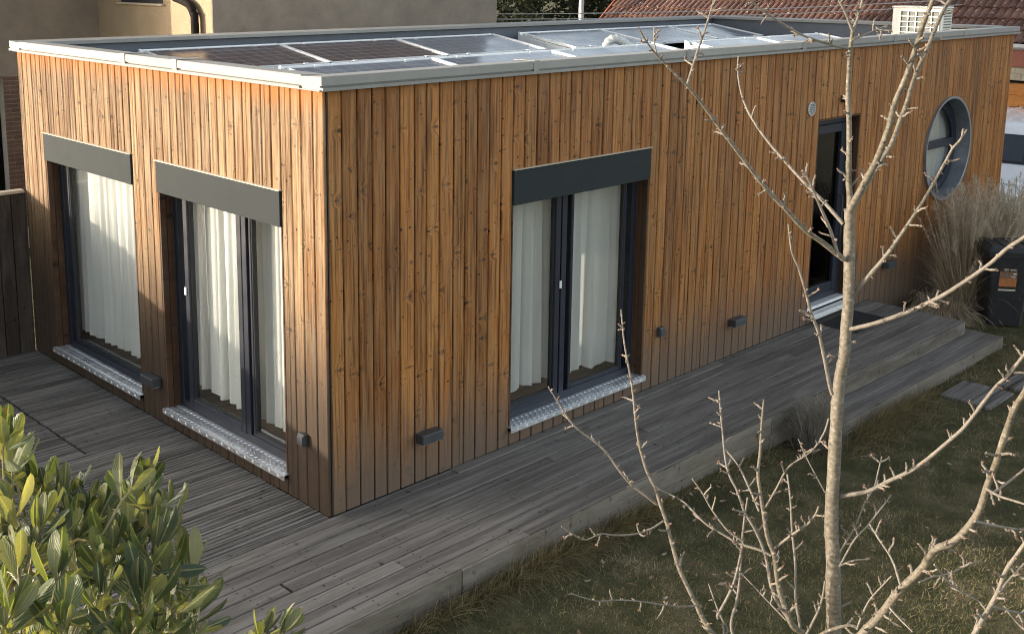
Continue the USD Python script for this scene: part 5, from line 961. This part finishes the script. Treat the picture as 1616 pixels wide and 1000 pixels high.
[(-0.332,-3.806,1.660,0.0036),(-0.350,-3.771,1.726,0.0033),(-0.365,-3.742,1.782,0.003),(-0.374,-3.721,1.828,0.0028),(-0.384,-3.700,1.874,0.0026)]]
SHOOTS = [(-3.587,-3.709,2.807),(-3.530,-3.581,2.699),(-3.454,-3.535,2.614),(-3.459,-3.603,2.603),(-3.372,-3.561,2.543),(-3.384,-3.682,2.574),(-3.416,-3.896,2.715),(-3.379,-3.872,2.674),(-3.328,-3.807,2.567),(-3.258,-3.739,2.547),(-3.420,-3.987,2.620),(-3.258,-3.835,2.448),(-3.302,-3.869,2.428),(-3.265,-3.853,2.353),(-3.456,-3.889,2.594),(-3.466,-3.822,2.545),(-3.489,-3.789,2.590),(-3.579,-3.828,2.652),(-3.577,-3.692,2.640),(-3.604,-3.956,2.608),(-3.635,-3.857,2.604),(-3.548,-4.018,2.573),(-3.469,-4.027,2.558),(-3.394,-3.977,2.485),(-3.714,-3.995,2.595),(-3.644,-4.066,2.579),(-3.539,-4.107,2.533),(-3.666,-3.997,2.492),(-3.358,-3.973,2.361),(-3.341,-3.883,2.501),(-3.383,-3.817,2.598),(-3.421,-3.579,2.566),(-3.494,-3.570,2.603),(-3.761,-3.865,2.238),(-3.655,-3.333,2.254),(-3.684,-3.490,2.046),(-3.664,-3.870,2.435),(-3.501,-3.718,2.075),(-3.482,-3.133,1.841),(-3.426,-3.078,2.173),(-3.316,-3.316,2.057),(-3.672,-3.170,1.891),(-3.734,-3.542,2.172),(-3.528,-3.111,1.874),(-3.475,-3.886,2.169),(-3.460,-3.975,2.269),(-3.264,-3.590,2.209),(-3.433,-3.254,2.070),(-3.506,-3.939,2.590),(-3.500,-3.188,1.977),(-3.442,-3.690,2.550),(-3.518,-3.981,2.218),(-3.612,-3.207,1.592),(-3.454,-3.605,1.744),(-3.689,-3.489,2.564),(-3.597,-3.798,2.066),(-3.190,-3.284,2.282),(-3.511,-3.398,2.059),(-3.356,-3.541,2.127),(-3.619,-3.413,2.213),(-3.626,-3.897,2.414),(-3.651,-3.470,2.011),(-3.626,-3.683,1.956),(-3.580,-3.600,2.425),(-3.694,-3.436,2.208),(-3.352,-3.319,1.767),(-3.192,-3.444,1.752),(-3.193,-3.466,2.311),(-3.546,-3.511,2.456),(-3.571,-3.469,2.094),(-3.586,-3.860,2.492),(-3.487,-3.342,2.430),(-3.447,-3.061,2.362),(-3.606,-3.678,2.579),(-3.484,-3.784,1.960),(-3.533,-3.006,1.930),(-3.619,-3.070,1.944),(-3.530,-4.015,2.079),(-3.666,-3.287,2.603),(-3.333,-3.783,2.510),(-3.458,-3.382,2.366),(-3.508,-3.320,2.249),(-3.443,-3.415,1.825),(-3.642,-3.422,2.279),(-3.395,-3.390,1.578),(-3.741,-3.971,2.316),(-3.421,-3.495,1.987),(-3.278,-3.389,1.990),(-3.373,-3.599,2.364),(-3.413,-3.549,1.884),(-3.320,-3.395,1.906),(-3.616,-3.649,2.114),(-3.519,-4.118,2.190),(-3.493,-2.973,2.380),(-3.389,-3.192,2.256),(-3.446,-3.704,2.055),(-3.461,-3.649,2.462),(-3.527,-3.140,1.987),(-3.591,-3.955,2.110),(-3.580,-3.115,1.907),(-3.516,-3.111,2.111),(-3.297,-3.530,2.172),(-3.347,-3.543,2.300),(-3.559,-3.504,2.290),(-3.559,-4.172,2.152),(-3.648,-3.682,2.620),(-3.504,-3.548,1.895),(-3.424,-3.979,2.426),(-3.285,-3.551,1.676),(-3.448,-3.653,2.187),(-3.634,-3.895,2.076),(-3.639,-3.040,1.853),(-3.673,-3.542,2.627),(-3.160,-3.585,2.063),(-3.561,-3.734,2.027),(-3.602,-3.144,2.378),(-3.397,-3.315,1.885),(-3.360,-3.468,1.866)]
SPROUT = [(-2.731,-3.307,1.817),(-2.687,-3.346,1.828),(-2.725,-3.261,1.743)]
MT["bark"] = mat("smooth_bark", {"g": ("geometry", {}), "v": ("vector_math", {"math_type": "multiply", "vector2": (55.0, 55.0, 80.0)}), "n": ("noise_texture", {"scale": 1.0, "detail": 3.0, "roughness": 0.6}), "r": ("rgb_ramp", {"ramp": [(0.27, (0.045, 0.035, 0.027)), (0.40, (0.105, 0.088, 0.066)), (0.58, (0.150, 0.132, 0.103)), (0.68, (0.185, 0.168, 0.137)), (0.74, (0.42, 0.405, 0.355))]}),
                              "n2": ("noise_texture", {"scale": 7.0, "detail": 3.0}), "r2": ("rgb_ramp", {"ramp": [(0.35, (0.8, 0.78, 0.72)), (0.65, (1.1, 1.08, 1.05))]}), "mx": ("mix_color", {"blend_type": "multiply", "fac": 1.0, "use_clamp": False}),
                              "b": ("bump", {"strength": 0.5, "distance": 0.003}), "p": ("principled_bsdf", {"roughness": 0.6, "specular_ior_level": 0.3})},
                 [("g.position", "v.vector1"), ("v.vector", "n.vector"), ("n.fac", "r.fac"), ("g.position", "n2.vector"), ("n2.fac", "r2.fac"), ("r.color", "mx.a"), ("r2.color", "mx.b"), ("mx.result", "p.base_color"), ("n.fac", "b.height"), ("b.normal", "p.normal")])
MT["twig"] = plain("twig_bark", (0.155, 0.132, 0.104), 0.6, var=0.35, scale=40, bump=0.4, bscale=180)
MT["bud"] = plain("bud_scales", (0.15, 0.095, 0.065), 0.55, var=0.45, scale=120)
tree = thing("bare_fruit_tree", "bare young fruit tree with knobbly budded twigs on the lawn before the deck", "tree")
tq = np.random.default_rng(77)
def spurs(path, rad, n, r, lab=None):
    """short knobbly spurs with clusters of buds along a branch"""
    st_, bd = MB(), MB(); L_ = len(path)
    for _ in range(n):
        i = int(tq.uniform(0.12, 0.97) * (L_ - 1)); p = path[i]; t = path[min(i + 1, L_ - 1)] - path[max(i - 1, 0)]; t /= np.linalg.norm(t) + 1e-9
        o_ = np.cross(t, tq.normal(size=3)); o_ /= np.linalg.norm(o_); d = o_ * 0.85 + t * tq.uniform(0.0, 0.6) + np.array([0, 0, 0.25]); d /= np.linalg.norm(d)
        ln_ = tq.choice([tq.uniform(0.006, 0.014), tq.uniform(0.02, 0.05)], p=[0.45, 0.55]); k = 5; P = [p + d * (rad[i] * 0.7)]
        for j in range(1, k + 1): P.append(P[0] + d * ln_ * j / k + tq.normal(0, 0.0012, 3))
        rr_ = np.linspace(0.0038, 0.0032, k + 1) * min(1.2, 0.75 + rad[i] * 40); st_.tube(P, rr_ * (1 + 0.25 * (np.arange(k + 1) % 2)), 6)
        for _b in range(int(tq.integers(2, 6)) if ln_ > 0.016 else 1):
            dd = d + tq.normal(0, 0.55, 3); dd /= np.linalg.norm(dd); s = tq.uniform(0.005, 0.0095); c = P[-1] + dd * s * 0.7
            e1 = np.cross(dd, [0.3, 0.5, 0.8]); e1 /= np.linalg.norm(e1); e2 = np.cross(dd, e1); a = np.arange(5) * 1.2566
            V = [c - dd * s * 0.8] + [c + (e1 * math.cos(x_) + e2 * math.sin(x_)) * s * 0.42 - dd * s * 0.1 for x_ in a] + [c + dd * s]
            bd.add(np.array(V), [[0, 1 + (j + 1) % 5, 1 + j] for j in range(5)] + [[6, 1 + j, 1 + (j + 1) % 5] for j in range(5)])
    return st_, bd
def limb(data, name, ns, n=10, knob=0.05):
    D = spline(np.array(data) * (1, 1, 1, 0.9 if name == "trunk" else 0.8), 0.012 if len(data) < 40 else 0.02); P, R = D[:, :3].copy(), D[:, 3].copy(); m = len(P)
    s = np.arange(m)[:, None] * 0.012; w = np.stack([meshkit.noise(np.c_[s[:, 0] * 9 + 50 * k, s[:, 0] * 0 + P[0, 0] * 10, s[:, 0] * 0], k) - 0.5 for k in range(3)], 1)
    P += w * np.minimum(R, 0.01)[:, None] * 0.9; R = R * (1 + knob * (2 * meshkit.noise(np.c_[s[:, 0] * 32, s[:, 0] * 0 + P[0, 1] * 9, s[:, 0] * 0], 4) - 1)) * (1 + 0.10 * (tq.random(m) > 0.93))
    o = obj(name, MB().tube(P, R, n), MT["bark"] if R.max() > 0.010 else MT["twig"], tree, smooth=60)
    if ns:
        a, b = spurs(P, R, ns, None)
        obj("spurs", a, MT["twig"], o, kind="stuff", smooth=50); obj("buds", b, MT["bud"], o, kind="stuff")
    return o
tr = [(0.15, -3.62, -0.36, 0.062), (-0.02, -3.70, 0.0, 0.05), (-0.28, -3.84, 0.45, 0.043)] + TRUNK
limb(tr, "trunk", 14, 18, 0.06)
for k, B in enumerate(BRANCHES):
    ln_ = sum(np.linalg.norm(np.subtract(B[i + 1][:3], B[i][:3])) for i in range(len(B) - 1))
    limb(B, "branch", max(2, int(ln_ / 0.040)), 10 if B[0][3] > 0.008 else 7)

# ---------------------------------------------------------------- laurel shrub in the foreground
def leaf_mat(name, top, edge, under):
    return mat(name, {"g": ("geometry", {}), "oi": ("object_info", {}), "n": ("noise_texture", {"scale": 26.0, "detail": 4.0, "roughness": 0.65}), "ad": ("math", {"math_type": "multiply_add", "value2": 0.45}), "sb": ("math", {"math_type": "subtract", "value2": 0.2}),
                      "r": ("rgb_ramp", {"ramp": [(0.15, top), (0.75, edge)]}), "mb": ("mix_color", {"b": under}),
                      "rib": ("attribute", {"attribute": "rib"}), "alo": ("attribute", {"attribute": "along"}), "rm": ("map_range", {"range_type": "smoothstep", "from_min": 0.06, "from_max": 0.17, "to_min": 0.75, "to_max": 0.0, "clamp": True}), "rc": ("mix_color", {"b": (0.27, 0.27, 0.12)}),
                      "v1": ("math", {"math_type": "multiply", "value2": -22.0}), "v2": ("math", {"math_type": "multiply_add", "value2": 58.0}), "v3": ("math", {"math_type": "sine"}), "v4": ("math", {"math_type": "multiply_add", "value2": -1.6}),
                      "sp": ("noise_texture", {"scale": 55.0, "detail": 3.0}), "spe": ("math", {"math_type": "multiply_add", "value2": 0.16}), "spm": ("map_range", {"from_min": 0.74, "from_max": 0.82, "to_min": 0.0, "to_max": 0.85, "clamp": True}), "sc": ("mix_color", {"b": (0.13, 0.075, 0.030)}),
                      "b": ("bump", {"strength": 0.5, "distance": 0.0012}),
                      "p": ("principled_bsdf", {"roughness": 0.38, "specular_ior_level": 0.5}), "t": ("translucent_bsdf", {}), "tc": ("mix_color", {"blend_type": "multiply", "fac": 1.0, "b": (1.6, 1.5, 0.5), "use_clamp": False}), "m": ("mix_closure", {"fac": 0.33})},
               [("g.position", "n.vector"), ("oi.random", "ad.value1"), ("n.fac", "ad.value3"), ("ad.value", "sb.value1"), ("sb.value", "r.fac"), ("r.color", "mb.a"), ("g.backfacing", "mb.fac"), ("rib.fac", "rm.value"), ("rm.result", "rc.fac"), ("mb.result", "rc.a"),
                ("rib.fac", "v1.value1"), ("alo.fac", "v2.value1"), ("v1.value", "v2.value3"), ("v2.value", "v3.value1"), ("rm.result", "v4.value1"), ("v3.value", "v4.value3"), ("v4.value", "b.height"), ("b.normal", "p.normal"),
                ("g.position", "sp.vector"), ("rib.fac", "spe.value1"), ("sp.fac", "spe.value3"), ("spe.value", "spm.value"), ("spm.result", "sc.fac"), ("rc.result", "sc.a"), ("sc.result", "p.base_color"),
                ("sc.result", "tc.a"), ("tc.result", "t.color"), ("p.BSDF", "m.closure1"), ("t.BSDF", "m.closure2")], surface="m.closure")
LM = [leaf_mat("laurel_leaf_green", (0.030, 0.052, 0.024), (0.078, 0.105, 0.042), (0.17, 0.18, 0.105)), leaf_mat("laurel_leaf_olive", (0.062, 0.086, 0.032), (0.165, 0.185, 0.085), (0.25, 0.25, 0.16)), leaf_mat("laurel_leaf_dull", (0.022, 0.040, 0.022), (0.060, 0.080, 0.038), (0.085, 0.098, 0.065))]
MT["stem"] = plain("laurel_stem", (0.20, 0.16, 0.065), 0.6, var=0.25, scale=30); MT["old_stem"] = plain("laurel_old_wood", (0.16, 0.12, 0.08), 0.8, var=0.25, scale=30)
lq = np.random.default_rng(5)
LEAF_PV = {"rib": np.tile([1, 0.55, 0, 0.55, 1], 7), "along": np.repeat([0, 0.2, 0.4, 0.6, 0.78, 0.93, 1.0], 5)}
def leaf(base, d, side_, L_, w):
    """an obovate leaf, folded along its midrib, tip curling back; side_ is the direction across"""
    nu = 7; t = np.array([0, 0.2, 0.4, 0.6, 0.78, 0.93, 1.0]); prof = w * np.array([0.10, 0.42, 0.76, 1.0, 0.95, 0.58, 0.03])
    up_l = np.cross(side_, d); curl = lq.uniform(-0.10, 0.32); fold = lq.uniform(0.12, 0.5); wav = lq.normal(0, 0.05, (nu, 2)); V = []
    for i in range(nu):
        c = base + d * L_ * (0.10 + t[i] * 0.9) - up_l * curl * L_ * t[i] ** 2
        V += [c + side_ * prof[i] * s + up_l * (abs(s) * prof[i] * fold + wav[i, 0 if s < 0 else 1] * prof[i] * abs(s)) for s in (-1, -0.55, 0, 0.55, 1)]
    F = [[i * 5 + j, i * 5 + j + 1, (i + 1) * 5 + j + 1, (i + 1) * 5 + j] for i in range(nu - 1) for j in range(4)]
    m = MB().add(np.array(V), F); v, f = m.get(); return v, f[:, ::-1]
def shrub(t, shoots, root, limit):
    made, rest = 0, [MB() for _ in LM]; stems = MB()
    for k, s in enumerate(shoots):
        s = np.array(s); ax = np.array([0.15, -0.05, 1.0]) + lq.normal(0, 0.28, 3); ax /= np.linalg.norm(ax); ax[2] = abs(ax[2])
        e1 = np.cross(ax, [1, 0.3, 0]); e1 /= np.linalg.norm(e1); e2 = np.cross(ax, e1); n = int(lq.integers(9, 13)); ph = lq.uniform(0, 6.28)
        kind = int(lq.choice([0, 0, 1, 2], p=[0.3, 0.2, 0.3, 0.2]))
        for j in range(n):
            a = ph + j * 2.4; f = j / (n - 1); spread = 0.22 + 0.98 * (1 - f) + lq.normal(0, 0.14)
            o_ = e1 * math.cos(a) + e2 * math.sin(a); d = ax * math.cos(spread) + o_ * math.sin(spread); d /= np.linalg.norm(d)
            sd = np.cross(ax, o_) + lq.normal(0, 0.22, 3); sd -= d * (sd @ d); sd /= np.linalg.norm(sd)
            L_ = lq.uniform(0.08, 0.132) * (1.0 - 0.22 * f); b = s + ax * (0.055 * (f - 0.75)); m = leaf(b, d, sd, L_, L_ * lq.uniform(0.125, 0.16))
            kk = kind if lq.random() < 0.7 else int(lq.integers(0, 3))
            if made < limit: obj("leaf", m, LM[kk], t, smooth=True, prim=LEAF_PV); made += 1
            else: rest[kk].add(*m)
        low = s - ax * 0.10; mid = s * 0.45 + root * 0.55 + lq.normal(0, 0.05, 3); mid[2] = s[2] - 0.45
        stems.tube(spline([s + ax * 0.02, low, mid, [root[0] + lq.normal(0, 0.05), root[1] + lq.normal(0, 0.05), -0.3]], 0.08), np.linspace(0.0028, 0.012, len(spline([s + ax * 0.02, low, mid, [0, 0, 0]], 0.08))) if False else 0.0026, 6)
    obj("stems", stems, MT["stem"], t, kind="stuff", smooth=50)
    for kk, r in enumerate(rest):
        if r.n: obj("foliage", r.get(), LM[kk], t, kind="stuff", smooth=True, prim={k_: np.tile(a_, r.n // 35) for k_, a_ in LEAF_PV.items()})
lb = thing("laurel_shrub", "tall evergreen laurel with upright glossy leaves filling the lower left foreground", "shrub")
shrub(lb, SHOOTS, np.array([-3.62, -3.72, -0.3]), 300)
ls = thing("laurel_shrub", "tip of a second evergreen shrub just showing at the bottom edge before the deck", "shrub")
shrub(ls, SPROUT, np.array([-2.75, -3.1, -0.3]), 300)
